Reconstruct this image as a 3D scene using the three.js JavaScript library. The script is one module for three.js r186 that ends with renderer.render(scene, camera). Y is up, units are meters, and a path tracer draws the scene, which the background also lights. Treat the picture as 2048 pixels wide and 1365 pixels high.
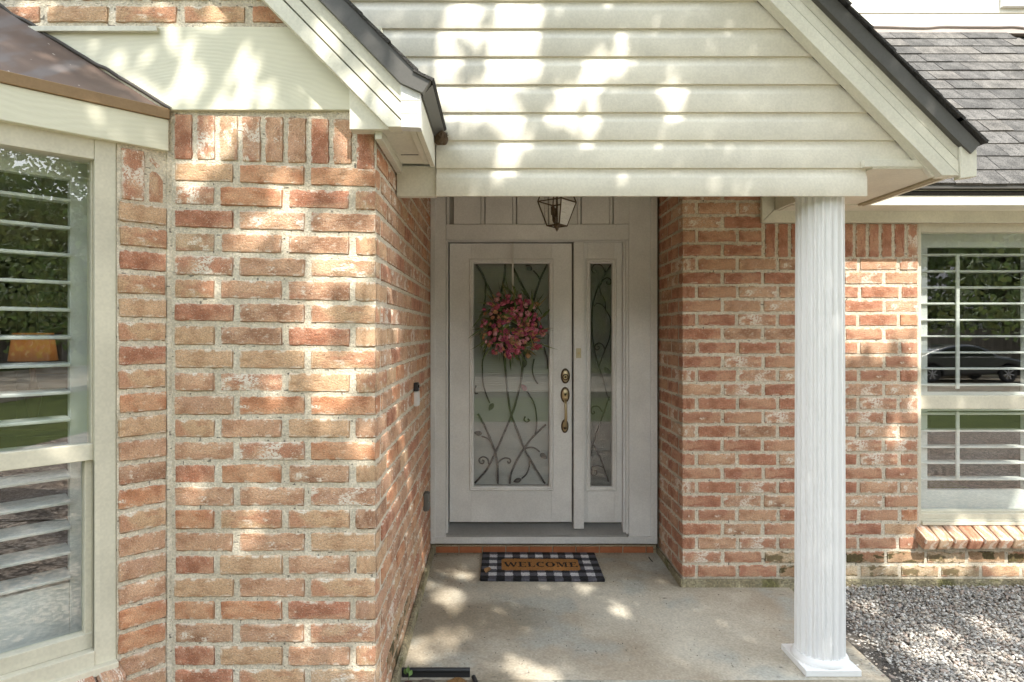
import * as THREE from 'three';
import { RoundedBoxGeometry } from 'three/addons/geometries/RoundedBoxGeometry.js';
import { mergeGeometries, mergeVertices, toCreasedNormals } from 'three/addons/utils/BufferGeometryUtils.js';

// ------------------------------------------------------------------ camera, sky, sun, exposure
const scene = new THREE.Scene();
const EYE = 1.594, K = 1279, CX = 992, CY = 663;                       // eye height, focal length and principal point (in photo pixels)
const camera = new THREE.PerspectiveCamera(2 * Math.atan(682.5 / K) * 180 / Math.PI, 2048 / 1365, 0.05, 400);
camera.position.set(0, EYE, 0);
camera.lookAt(0, EYE, -10);
camera.setViewOffset(2048, 1365, 32, 19.5, 2048, 1365);
camera.updateProjectionMatrix();

const SUN = new THREE.Vector3(0.36, 1.28, 1).normalize();              // towards the sun
const SUN_I = 2.05, EXPOSURE = 3.8;

function rng(seed) { let a = seed >>> 0; return () => { a = (a + 0x6d2b79f5) | 0; let t = Math.imul(a ^ (a >>> 15), 1 | a); t = (t + Math.imul(t ^ (t >>> 7), 61 | t)) ^ t; return ((t ^ (t >>> 14)) >>> 0) / 4294967296; }; }
const R = rng(7);
const rr = (a, b) => a + (b - a) * R();
const clamp = (x, a = 0, b = 1) => Math.min(b, Math.max(a, x));
const mix = (a, b, t) => a + (b - a) * t;
const smooth = (a, b, x) => { const t = clamp((x - a) / (b - a)); return t * t * (3 - 2 * t); };
function hash(ix, iy, s) { let h = Math.imul(ix, 374761393) ^ Math.imul(iy, 668265263) ^ Math.imul(s, 2147483647 - 58); h = Math.imul(h ^ (h >>> 13), 1274126177); return ((h ^ (h >>> 16)) >>> 0) / 4294967296; }
function vn(x, y, s, px = 1 << 20, py = px) {                              // tiling value noise
  const x0 = Math.floor(x), y0 = Math.floor(y), fx = x - x0, fy = y - y0, w = (v, p) => ((v % p) + p) % p;
  const u = fx * fx * (3 - 2 * fx), v = fy * fy * (3 - 2 * fy), a = w(x0, px), b = w(x0 + 1, px), c = w(y0, py), d = w(y0 + 1, py);
  return mix(mix(hash(a, c, s), hash(b, c, s), u), mix(hash(a, d, s), hash(b, d, s), u), v);
}
function fbm(x, y, s, o = 4, px = 1 << 20, py = px) { let r = 0, a = 0.5, n = 0; for (let i = 0; i < o; i++) { r += a * vn(x, y, s + i * 17, px, py); n += a; x *= 2; y *= 2; px *= 2; py *= 2; a *= 0.5; } return r / n; }

{ // hazy summer sky, a little blue overhead, thin cloud
  const w = 512, h = 256, d = new Float32Array(w * h * 4);
  for (let j = 0; j < h; j++) for (let i = 0; i < w; i++) {
    const el = (j + 0.5) / h * Math.PI - Math.PI / 2, k = 4 * (j * w + i), up = Math.max(0, Math.sin(el));
    const c = smooth(0.42, 0.75, fbm(i / w * 8, j / h * 8, 3, 5, 8, 1 << 20)) * smooth(0.02, 0.3, up);
    const g = Math.pow(1 - up, 2.2);
    const sky = [mix(0.55, 1.02, g), mix(0.65, 1.03, g), mix(0.78, 1.0, g)];
    for (let q = 0; q < 3; q++) d[k + q] = (el < 0 ? 0.55 : 1) * mix(sky[q], 1.25, c * 0.75) * 1.0;
    d[k + 3] = 1;
  }
  const t = new THREE.DataTexture(d, w, h, THREE.RGBAFormat, THREE.FloatType);
  t.mapping = THREE.EquirectangularReflectionMapping; t.magFilter = t.minFilter = THREE.LinearFilter; t.wrapS = THREE.RepeatWrapping; t.needsUpdate = true;
  scene.background = t; scene.environment = t;
}
const sun = new THREE.DirectionalLight(new THREE.Color(1, 0.95, 0.86), SUN_I);
sun.target.position.set(0.5, 1, -3); sun.position.copy(SUN).multiplyScalar(40).add(sun.target.position);
sun.castShadow = true; sun.shadow.radius = 1; sun.shadow.mapSize.set(4096, 4096);
Object.assign(sun.shadow.camera, { left: -12, right: 12, top: 12, bottom: -12, near: 1, far: 90 });
scene.add(sun, sun.target);
const renderer = new THREE.WebGLRenderer({ antialias: true });
renderer.toneMapping = THREE.LinearToneMapping; renderer.toneMappingExposure = EXPOSURE; renderer.shadowMap.enabled = true;

// ------------------------------------------------------------------ helpers
const X = (px, d) => (px - CX) * d / K, Y = (py, d) => EYE - (py - CY) * d / K;
const at = (px, py, d) => new THREE.Vector3(X(px, d), Y(py, d), -d);
const used = {};
const numbered = (n) => { const k = used[n] = (used[n] ?? -1) + 1; return k ? n + '_' + String(k).padStart(3, '0') : n; };
function mesh(name, geo, mat, parent) { const m = new THREE.Mesh(geo, mat); m.name = parent ? name : numbered(name); m.castShadow = m.receiveShadow = true; (parent || scene).add(m); return m; }
function tag(o, label, category, group, kind) { o.userData.label = label; o.userData.category = category; if (group) o.userData.group = group; if (kind) o.userData.kind = kind; return o; }
function thing(name, label, category, pos = [0, 0, 0], rotY = 0, group) { const g = new THREE.Group(); g.name = numbered(name); g.position.set(...pos); g.rotation.y = rotY; scene.add(g); return tag(g, label, category, group); }
function struct(name, geo, mat) { const m = mesh(name, geo, mat); m.userData.kind = 'structure'; return m; }
function metricUV(geo, ox = 0, oy = 0) {
  const p = geo.attributes.position, n = geo.attributes.normal, uv = new Float32Array(p.count * 2);
  for (let i = 0; i < p.count; i++) {
    const ax = Math.abs(n.getX(i)), ay = Math.abs(n.getY(i)), az = Math.abs(n.getZ(i)), x = p.getX(i), y = p.getY(i), z = p.getZ(i);
    const [u, v] = az >= ax && az >= ay ? [x, y] : ax >= ay ? [z, y] : [x, z];
    uv[2 * i] = u + ox; uv[2 * i + 1] = v + oy;
  }
  geo.setAttribute('uv', new THREE.BufferAttribute(uv, 2)); return geo;
}
function bx(x0, x1, y0, y1, z0, z1, r = 0.003, seg = 1) {                  // bevelled box between two corners, uv in metres
  const w = x1 - x0, h = y1 - y0, d = z1 - z0, q = Math.min(r, w / 3, h / 3, d / 3);
  const g = q > 0 ? new RoundedBoxGeometry(w, h, d, seg, q) : new THREE.BoxGeometry(w, h, d);
  g.translate((x0 + x1) / 2, (y0 + y1) / 2, (z0 + z1) / 2);
  return metricUV(g, R() * 3, R() * 3);
}
function clean(g) { g = g.index ? g.toNonIndexed() : g; for (const k of Object.keys(g.attributes)) if (!['position', 'normal', 'uv'].includes(k)) g.deleteAttribute(k); if (!g.attributes.uv) metricUV(g); g.clearGroups(); g.morphAttributes = {}; return g; }
const join = (list) => mergeGeometries(list.map(clean));
function poly(pts, depth, bevel = 0) {                                   // outline in x,y pushed back along -z by depth
  const g = new THREE.ExtrudeGeometry(new THREE.Shape(pts.map((p) => new THREE.Vector2(...p))), { depth: depth - 2 * bevel, bevelEnabled: bevel > 0, bevelSize: bevel, bevelThickness: bevel, bevelOffset: -bevel, bevelSegments: 1, curveSegments: 10 });
  g.translate(0, 0, -depth + bevel); return metricUV(g, R() * 2, R() * 2);
}
function quadGeo(pts, nor) {                                            // planar polygon fan from 3D points
  const pos = [], n = nor;
  for (let i = 1; i < pts.length - 1; i++) pos.push(...pts[0], ...pts[i], ...pts[i + 1]);
  const g = new THREE.BufferGeometry(); g.setAttribute('position', new THREE.Float32BufferAttribute(pos, 3)); g.computeVertexNormals(); return metricUV(g);
}
function solid(a, b) {                                                   // closed prism between two matching outlines (arrays of [x,y,z])
  const pos = [], n = a.length, tri = (p, q, r) => pos.push(...p, ...q, ...r);
  for (let i = 1; i < n - 1; i++) { tri(a[0], a[i], a[i + 1]); tri(b[0], b[i + 1], b[i]); }
  for (let i = 0; i < n; i++) { const j = (i + 1) % n; tri(a[i], b[i], b[j]); tri(a[i], b[j], a[j]); }
  const g = new THREE.BufferGeometry(); g.setAttribute('position', new THREE.Float32BufferAttribute(pos, 3)); g.computeVertexNormals(); return metricUV(g, R(), R());
}
function tube(pts, r, seg = 24, rad = 6, closed = false) { return new THREE.TubeGeometry(new THREE.CatmullRomCurve3(pts, closed), seg, r, rad, closed); }
function lathe(pts, n = 24) { return new THREE.LatheGeometry(pts.map((p) => new THREE.Vector2(...p)), n); }

// ------------------------------------------------------------------ textures
function tex(w, h, fn, { srgb = true, size = 0, sy = size } = {}) {
  const d = new Uint8Array(w * h * 4);
  for (let j = 0; j < h; j++) for (let i = 0; i < w; i++) { const c = fn((i + 0.5) / w, (j + 0.5) / h, i, j), k = 4 * (j * w + i); for (let q = 0; q < 3; q++) d[k + q] = clamp(Array.isArray(c) ? c[q] : c) * 255; d[k + 3] = 255; }
  const t = new THREE.DataTexture(d, w, h); t.wrapS = t.wrapT = THREE.RepeatWrapping; t.magFilter = THREE.LinearFilter; t.minFilter = THREE.LinearMipmapLinearFilter; t.generateMipmaps = true;
  if (srgb) t.colorSpace = THREE.SRGBColorSpace; if (size) t.repeat.set(1 / size, 1 / sy); t.needsUpdate = true; return t;
}
const hex = (r, g, b) => [r / 255, g / 255, b / 255];
const lerp3 = (a, b, t) => [mix(a[0], b[0], t), mix(a[1], b[1], t), mix(a[2], b[2], t)];
const lin = (r, g, b) => new THREE.Color().setRGB(r, g, b);
const M = (o) => new THREE.MeshStandardMaterial({ roughness: 0.8, ...o });

const MORTAR = hex(198, 188, 166), CHALK = hex(226, 218, 204);
const brickBump = [1, 2].map((s) => tex(256, 128, (u, v) => 0.55 * fbm(u * 24, v * 12, 50 + s, 4) + 0.45 * vn(u * 90, v * 45, 60 + s) - 0.5 * smooth(0.72, 0.85, fbm(u * 14, v * 7, 70 + s, 3)), { srgb: false }));
const KIND = { R: [180, 116, 91], O: [188, 126, 91], T: [194, 157, 123], P: [190, 144, 117], W: [190, 146, 121], B: [172, 127, 102], G: [192, 167, 138], D: [166, 105, 84], E: [178, 119, 95], M: [128, 102, 72], L: [192, 174, 146] };
const CHALKY = { R: 0.34, O: 0.22, T: 0.28, P: 0.4, W: 0.78, B: 0.42, G: 0.5, D: 0.2, E: 0.12, M: 0.1, L: 0.55 };
function brickMat(kind, seed) {
  const base = lerp3(KIND[kind].map((c) => c / 255 * mix(0.95, 1.05, hash(seed, 1, 5))), hex(182, 160, 130), 0.22), dark = base.map((c, i) => c * [0.88, 0.84, 0.80][i]), pale = lerp3(base, hex(214, 176, 142), 0.55);
  const chalk = CHALKY[kind], fire = hash(seed, 2, 7) > 0.5 ? hex(180, 122, 95) : hex(196, 158, 126);
  const map = tex(256, 128, (u, v) => {
    let c = lerp3(dark, base, smooth(0.25, 0.6, fbm(u * 5, v * 2.5, seed, 4))); c = lerp3(c, fire, 0.6 * smooth(0.45, 0.68, fbm(u * 2.2 + 4, v * 1.4, seed + 17, 4)));
    c = lerp3(c, pale, 0.85 * smooth(0.42, 0.72, fbm(u * 3 + 9, v * 2, seed + 31, 4)));
    const g = vn(u * 128, v * 64, seed + 3) - 0.5, g2 = vn(u * 48, v * 24, seed + 4) - 0.5;
    c = c.map((q) => q * (1 + 0.20 * g + 0.14 * g2));
    if (vn(u * 60, v * 30, seed + 8) > 0.90) c = lerp3(c, hex(90, 60, 48), 0.55);
    const ch = fbm(u * 4, v * 2.2, seed + 90, 5), fine = fbm(u * 40, v * 20, seed + 91, 3), lvl = mix(0.80, 0.42, chalk);
    let m = smooth(lvl, lvl + 0.12, ch) * smooth(0.30, 0.55, fine) * 0.9; m = Math.max(m, 0.85 * smooth(0.80, 0.86, vn(u * 70, v * 36, seed + 95)) * (0.2 + chalk));
    c = lerp3(c, CHALK, m);
    if (kind === 'M' || kind === 'L') { const moss = smooth(0.50, 0.60, fbm(u * 3.5, v * 2, seed + 41, 5)); c = lerp3(c, lerp3(hex(62, 50, 30), hex(88, 82, 46), vn(u * 30, v * 15, 5)), moss * (kind === 'M' ? 0.85 : 0.6)); }
    const ed = Math.min(u, 1 - u) * 3.4, ev = Math.min(v, 1 - v), e = Math.min(ed, ev) + 0.20 * (fbm(u * 12, v * 5, seed + 60, 4) - 0.62);
    c = lerp3(c, CHALK, 0.75 * smooth(0.17, 0.02, e) * smooth(0.46, 0.62, fbm(u * 9, v * 5, seed + 66, 4)));
    return lerp3(c, MORTAR.map((q) => q * (0.94 + 0.12 * g2)), 0.7 * smooth(0.035, -0.03, e));
  });
  const m = M({ map, bumpMap: brickBump[seed % 2], bumpScale: 0.0035, roughness: 0.93 }); return m;
}
const BRICK = {}; { let s = 100; for (const [k, n] of Object.entries({ R: 3, O: 3, T: 4, P: 4, W: 4, B: 3, G: 2, D: 4, E: 4, M: 3, L: 2 })) BRICK[k] = Array.from({ length: n }, () => brickMat(k, s += 37)); }
let bk = 0; const brickOf = (k) => { const l = BRICK[k] || BRICK.R; return l[Math.floor(hash(++bk, 3, 9) * l.length)]; };

const speck = tex(512, 512, (u, v) => 0.86 + 0.14 * fbm(u * 6, v * 6, 11, 5, 6) + 0.05 * (vn(u * 200, v * 200, 12, 200) - 0.5), { size: 1.3 });
const fineBump = tex(512, 512, (u, v) => 0.6 * fbm(u * 10, v * 10, 21, 4, 10) + 0.4 * vn(u * 128, v * 128, 22, 128), { srgb: false, size: 0.6 });
const mortarMap = tex(512, 512, (u, v) => { const n = fbm(u * 8, v * 8, 31, 5, 8), g = vn(u * 170, v * 170, 32, 170); let c = lerp3(hex(190, 178, 157), hex(222, 212, 194), n); c = c.map((q) => q * (0.9 + 0.2 * g)); return vn(u * 60, v * 60, 33, 60) > 0.93 ? c.map((q) => q * 0.6) : c; }, { size: 0.8 });
const mortarBump = tex(512, 512, (u, v) => 0.6 * fbm(u * 20, v * 20, 41, 4, 20) + 0.4 * vn(u * 150, v * 150, 42, 150), { srgb: false, size: 0.5 });
const mortar = M({ map: mortarMap, bumpMap: mortarBump, bumpScale: 0.006, roughness: 0.96 });

const cream = M({ color: lin(0.79, 0.765, 0.64), map: speck, bumpMap: fineBump, bumpScale: 0.0008, roughness: 0.55 });
const vinyl = M({ color: lin(0.86, 0.815, 0.69), map: speck, roughness: 0.42, bumpMap: fineBump, bumpScale: 0.0005 });
const soffitPaint = cream;
const white = M({ color: lin(0.80, 0.80, 0.79), map: speck, bumpMap: fineBump, bumpScale: 0.0006, roughness: 0.45 });
const columnWhite = M({ color: lin(0.80, 0.80, 0.79), roughness: 0.4 });
const doorWhite = M({ color: lin(0.82, 0.81, 0.79), map: speck, bumpMap: fineBump, bumpScale: 0.0006, roughness: 0.42 });
const tanFrame = M({ color: lin(0.62, 0.58, 0.47), map: speck, roughness: 0.5 });
const almond = M({ color: lin(0.72, 0.67, 0.53), map: speck, roughness: 0.45 });
const drip = M({ color: lin(0.115, 0.11, 0.10), roughness: 0.45, metalness: 0.3, map: speck });
const shutterWhite = M({ color: lin(0.62, 0.64, 0.62), roughness: 0.5 });
const grainField = (u, v, s) => { const w = 0.9 * fbm(u * 2, v * 2, s, 2, 2) + 0.12 * fbm(u * 8, v * 6, s + 5, 3, 8, 6); return 0.5 + 0.5 * Math.sin((v * 34 + w * 15) * 6.283); };
const grainBump = tex(1024, 512, (u, v) => 0.65 * grainField(u, v, 77) + 0.35 * vn(u * 80, v * 200, 79, 80, 200), { srgb: false, size: 1.2, sy: 0.6 });
const grainMap = tex(1024, 512, (u, v) => { const g = grainField(u, v, 77); return 0.945 + 0.012 * g + 0.045 * fbm(u * 8, v * 8, 81, 4, 8); }, { size: 1.2, sy: 0.6 });
const creamWood = M({ color: lin(0.76, 0.735, 0.58), map: grainMap, bumpMap: grainBump, bumpScale: 0.0004, roughness: 0.6 });
const copperMap = tex(512, 512, (u, v) => { const n = fbm(u * 3, v * 9, 91, 5, 3, 9), s = fbm(u * 14, v * 5, 92, 4, 14, 5); let c = lerp3(hex(88, 72, 63), hex(128, 109, 97), n); c = lerp3(c, hex(120, 120, 124), 0.5 * smooth(0.55, 0.8, s)); return vn(u * 40, v * 40, 93, 40) > 0.97 ? hex(190, 180, 170) : c; }, { size: 0.9 });
const copper = M({ map: copperMap, roughness: 0.6, metalness: 0.15 });
const copperEdge = M({ color: lin(0.36, 0.23, 0.12), map: speck, roughness: 0.45, metalness: 0.4 });
const concreteMap = tex(1024, 1024, (u, v) => {
  const n = fbm(u * 4, v * 4, 201, 6, 4), n2 = fbm(u * 9 + 3, v * 9, 211, 5, 9), g = vn(u * 340, v * 340, 205, 340);
  let c = lerp3(hex(166, 152, 132), hex(200, 191, 174), smooth(0.3, 0.7, n)); c = lerp3(c, hex(166, 168, 162), 0.6 * smooth(0.5, 0.72, n2)); c = lerp3(c, hex(138, 126, 106), 0.55 * smooth(0.52, 0.72, fbm(u * 3 + 7, v * 5 + 2, 217, 5, 3, 5)));
  c = c.map((q) => q * (0.93 + 0.14 * g)); const pit = vn(u * 150, v * 150, 207, 150); if (pit > 0.955 && n2 > 0.5) c = c.map((q) => q * 0.7);
  if (vn(u * 260, v * 260, 209, 260) > 0.965) c = lerp3(c, hex(222, 216, 204), 0.6); return c;
}, { size: 2.6 });
const concreteBump = tex(1024, 1024, (u, v) => 0.6 * fbm(u * 30, v * 30, 221, 4, 30) + 0.4 * vn(u * 300, v * 300, 222, 300) - 0.6 * (vn(u * 150, v * 150, 207, 150) > 0.93 ? 1 : 0), { srgb: false, size: 2.6 });
const concrete = M({ map: concreteMap, color: lin(0.90, 0.915, 0.92), bumpMap: concreteBump, bumpScale: 0.004, roughness: 0.9 });
const foundMap = tex(512, 256, (u, v) => { const n = fbm(u * 10, v * 5, 231, 5, 10, 5), g = vn(u * 120, v * 60, 233, 120, 60); let c = lerp3(hex(138, 126, 98), hex(190, 180, 150), n); c = lerp3(c, hex(110, 108, 58), 0.6 * smooth(0.56, 0.7, fbm(u * 7, v * 4, 237, 4, 7, 4))); return c.map((q) => q * (0.8 + 0.35 * g)); }, { size: 1.1, sy: 0.55 });
const foundation = M({ map: foundMap, bumpMap: mortarBump, bumpScale: 0.02, roughness: 0.97 });
const shingleMats = [[0.155, 0.145, 0.134], [0.190, 0.178, 0.164], [0.130, 0.122, 0.113], [0.205, 0.188, 0.168], [0.170, 0.157, 0.143]].map(([r, g, b], s) => M({ color: lin(r, g, b), map: tex(256, 128, (u, v) => { const n = vn(u * 120, v * 60, 300 + s), l = fbm(u * 5, v * 3, 310 + s, 4); return clamp(0.55 + 0.45 * l + 0.5 * (n - 0.5)); }, { size: 0.3, sy: 0.2 }), bumpMap: mortarBump, bumpScale: 0.006, roughness: 0.95 }));
const darkShingle = M({ color: lin(0.05, 0.047, 0.044), map: speck, bumpMap: mortarBump, bumpScale: 0.01, roughness: 0.95 });
const glass = new THREE.MeshPhysicalMaterial({ color: lin(0.93, 0.955, 0.94), transmission: 1, thickness: 0, roughness: 0, ior: 2.4 });
const doorGlass = new THREE.MeshPhysicalMaterial({ color: lin(0.95, 0.97, 0.96), transmission: 1, thickness: 0, roughness: 0.0, ior: 1.75 });
const lampGlass = new THREE.MeshPhysicalMaterial({ color: lin(0.97, 0.97, 0.95), transmission: 1, thickness: 0, roughness: 0.02, ior: 1.5 });
const seedGlassSkyWhite = new THREE.MeshPhysicalMaterial({ color: lin(0.92, 0.92, 0.90), transmission: 0.2, thickness: 0, roughness: 0.3, ior: 1.8, bumpMap: tex(128, 128, (u, v) => fbm(u * 8, v * 20, 400, 3, 8, 20), { srgb: false, size: 0.15 }), bumpScale: 0.012 });  // seeded lantern pane; its whitish colour paints in the bright sky reflection
const iron = M({ color: lin(0.022, 0.021, 0.02), roughness: 0.5, metalness: 0.2 });
const bronze = M({ color: lin(0.10, 0.072, 0.045), roughness: 0.45, metalness: 0.6 });
const brass = M({ color: lin(0.50, 0.40, 0.24), roughness: 0.32, metalness: 0.85 });
const black = M({ color: lin(0.02, 0.02, 0.021), roughness: 0.5 });

// ------------------------------------------------------------------ brick walls
const brickCache = {};
function brickGeo(L, H, D, variant) {
  L = Math.round(L / 0.004) * 0.004; H = Math.round(H / 0.003) * 0.003; D = Math.round(D / 0.005) * 0.005;
  const key = [L.toFixed(3), H.toFixed(3), D.toFixed(3), variant].join();
  if (brickCache[key]) return brickCache[key];
  const nx = L > 0.17 ? 11 : 6, ny = 4, nz = D > 0.15 ? 5 : 2, r = 0.007;
  let g = new THREE.BoxGeometry(2, 2, 2, nx, ny, nz); g.deleteAttribute('uv'); g.deleteAttribute('normal'); g = mergeVertices(g);
  const p = g.attributes.position, hs = [L / 2, H / 2, D / 2], ns = [nx, ny, nz];
  for (let i = 0; i < p.count; i++) {
    const c = [p.getX(i), p.getY(i), p.getZ(i)], on = c.map((t) => Math.abs(t) > 0.999);
    const q = c.map((t, a) => { const e = 1 - 2 / ns[a]; return ns[a] < 3 ? t * hs[a] : Math.abs(t) > e + 1e-6 ? Math.sign(t) * (on[a] ? hs[a] : hs[a] - r) : t / e * (hs[a] - r); });
    const edges = on.filter(Boolean).length, sx = Math.round(c[0] * 50), sy = Math.round(c[1] * 50 + c[2] * 7), n = (s) => hash(sx + 99, sy + 99, s + variant * 13) - 0.5;
    if (edges > 1) for (let a = 0; a < 3; a++) if (on[a]) q[a] -= Math.sign(q[a]) * (r * (edges === 2 ? 0.45 : 1.0) + 0.003 * Math.max(0, n(5) + 0.15));
    q[0] += 0.003 * n(1); q[1] += (edges > 1 ? 0.0046 : 0.002) * n(2); q[2] += 0.0024 * n(3);
    p.setXYZ(i, q[0], q[1], q[2] - D / 2);
  }
  g.computeVertexNormals();
  const nn = g.attributes.normal, uv = new Float32Array(p.count * 2);
  for (let i = 0; i < p.count; i++) {
    const side = Math.abs(nn.getX(i)) > 0.75;
    uv[2 * i] = side ? clamp(-p.getZ(i) / Math.max(D, 0.2) * 0.9 + 0.05) : clamp(p.getX(i) / L + 0.5, 0.004, 0.996); uv[2 * i + 1] = Math.abs(nn.getY(i)) > 0.75 ? clamp(0.98 + p.getZ(i) / Math.max(D, 0.09) * 0.96, 0.004, 0.996) : clamp(p.getY(i) / H + 0.5, 0.004, 0.996);
  }
  g.setAttribute('uv', new THREE.BufferAttribute(uv, 2));
  return brickCache[key] = g;
}
let bv = 0;
function brick(parent, kind, xc, yc, L, H, { D = 0.05, z = 0, rz = 0, name = 'brick' } = {}) {
  const m = mesh(name, brickGeo(L, H, D, ++bv % 6), brickOf(kind), parent);
  m.position.set(xc, yc, z + 0.004 * (hash(bv, 2, 2) - 0.5)); m.rotation.z = rz + 0.012 * (hash(bv, 4, 2) - 0.5);
  return m;
}
const pick = (s) => s[Math.floor(R() * s.length)];

// left front wall: joints measured on the photograph, rows drop a little towards the corner at the top
const DL = 2.52, DR = 4.017, DD = 4.6, DG = 2.98;
const XL = X(753.2, DL), XR = X(1364.6, DR), XB = -1.289;
{
  const w = thing('brick_wall', 'sunlit pale antique brick wall face between bay window and porch', 'brick wall', [0, 0, -DL]);
  for (const [a, b, c, d] of [[XB - 0.012, XL - 0.005, -0.15, 2.66], [XB - 0.012, -1.0, 2.66, 3.2], [-1.0, -0.74, 2.66, 2.92]]) mesh('mortar', bx(a, b, c, d, -0.125, -0.005, 0), mortar, w);
  mesh('mortar', bx(-2.6, XB - 0.012, 2.46, 3.25, -0.125, -0.005, 0), mortar, w);
  const rows = ['TOO', 'WORT', 'RWB', 'GPBT', 'WPG', 'TPBT', 'RBT', 'TBRT', 'TTT', 'PWTT', 'POO', 'TPTP', 'PWO', 'ROBT', 'PPW', 'OTTB', 'PPT', 'RTPT', 'TPT', 'OORP', 'BPG', 'RTPT', 'RTG', 'TPTT', 'PTP'];
  const A = [345, 472, 615, 753.2], B = [345, 434.5, 570, 705.5, 753.2], s = DL / K;
  rows.forEach((cs, k) => {
    const js = k % 2 ? B : A, pr = 333 + 45.6 * k, pl = 319.5 + 46.9 * k, P = k < 10 ? 46.2 : 45.6, tilt = k < 9.5 ? Math.max(0, pr - pl) : 0;
    for (let i = 0; i < js.length - 1; i++) {
      const g = 4.6, x0 = js[i] + (i ? g : 2), x1 = js[i + 1] - (i === js.length - 2 ? 0 : g), xc = (x0 + x1) / 2, yc = pr + P / 2 - tilt * (753 - xc) / 408;
      const last = i === js.length - 2, L = (x1 - x0) * s * (last ? 1 : rr(0.98, 1.01));
      brick(w, cs[i] || 'T', X(xc, DL), Y(yc, DL), L, 0.0775 * rr(0.98, 1.03), { D: last ? (k % 2 ? 0.245 : 0.1) : 0.05, rz: -tilt / 408, z: rr(-0.002, 0.003) });
    }
  });
  const sol = 'RWGWPPRPR'; for (let i = 0; i < 9; i++) { const xc = 345 + (i + 0.45) * 45.6, dy = i * 1.45; const m = brick(w, sol[i], X(xc, DL), Y(273 + dy, DL), (i > 7 ? 0.150 : 0.184), 0.077, { rz: Math.PI / 2, D: i === 8 ? 0.1 : 0.05 }); if (i === 8) m.position.y -= 0.035; }
  for (let j = 0; j < 3; j++) for (let i = 0; i < 9; i++) { const xc = -120 + i * 137 + (j % 2 ? 68 : 0); if (xc > 590 - j * 40) continue; brick(w, j ? pick('TORP') : 'PTTTTORRO'[i], X(xc, DL), Y(28 - j * 45.5, DL), 0.246, 0.073); }
  const p = mesh('panel', bx(-2.02, -0.45, Y(222, DL), Y(56, DL), -0.02, 0.012, 0.003), creamWood, w);
  mesh('trim_strip', bx(X(-60, 2.49), X(313, 2.49), Y(62, 2.49), Y(51.5, 2.49), 0.0125, 0.03, 0.002), cream, w);
}
{ // left side of the porch
  const w = thing('brick_wall', 'long brick side wall of the porch holding the doorbell camera', 'brick wall', [XL, 0, 0], Math.PI / 2);
  mesh('mortar', bx(DL + 0.02, DD + 0.1, -0.15, 2.75, -0.11, -0.005, 0), mortar, w);
  for (let k = -5; k < 25; k++) {
    const yc = 2.2442 - 0.08985 * (k + 0.5); let x = DL + (k & 1 ? 0.245 : 0.1) + 0.013;
    if (k < 0) x = DL + 0.03;
    while (x < DD - 0.02) { let L = Math.min(0.246 * rr(0.98, 1.02), DD - x); if (DD - x - L < 0.06) L = DD - x; if (L > 0.03) brick(w, k > 21 && x < 3.4 ? pick('MPBT') : pick('RPPTBEWOP'), x + L / 2, yc, L, 0.0775, { z: 0.001 }); x += L + 0.013; }
  }
  mesh('foundation_curb', bx(DL - 0.02, DD, -0.2, 0.04, 0.0, 0.028, 0.008), foundation, w);
}
{ // right side of the porch
  const w = thing('brick_wall', 'narrow shaded brick return beside the sidelight', 'brick wall', [XR, 0, 0], -Math.PI / 2);
  mesh('mortar', bx(-DD - 0.1, -DR - 0.02, -0.15, 2.75, -0.11, -0.005, 0), mortar, w);
  for (let k = -3; k < 27; k++) {
    const yc = 2.4109 - 0.08775 * (k + 0.5); let x = DR + (k & 1 ? 0.09 : 0.25) + 0.012;
    while (x < DD - 0.02) { let L = Math.min(0.24 * rr(0.98, 1.02), DD - x); if (DD - x - L < 0.06) L = DD - x; if (L > 0.03) brick(w, pick('DDEEBRW'), -(x + L / 2), yc, L, 0.0765); x += L + 0.014; }
  }
  mesh('foundation_curb', bx(-DD, -DR + 0.015, -0.2, 0.04, 0.0, 0.015, 0.006), foundation, w);
}
const WX0 = X(1839, DR), WX1 = 3.82, WY0 = 0.372, WY1 = Y(446, DR);
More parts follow.
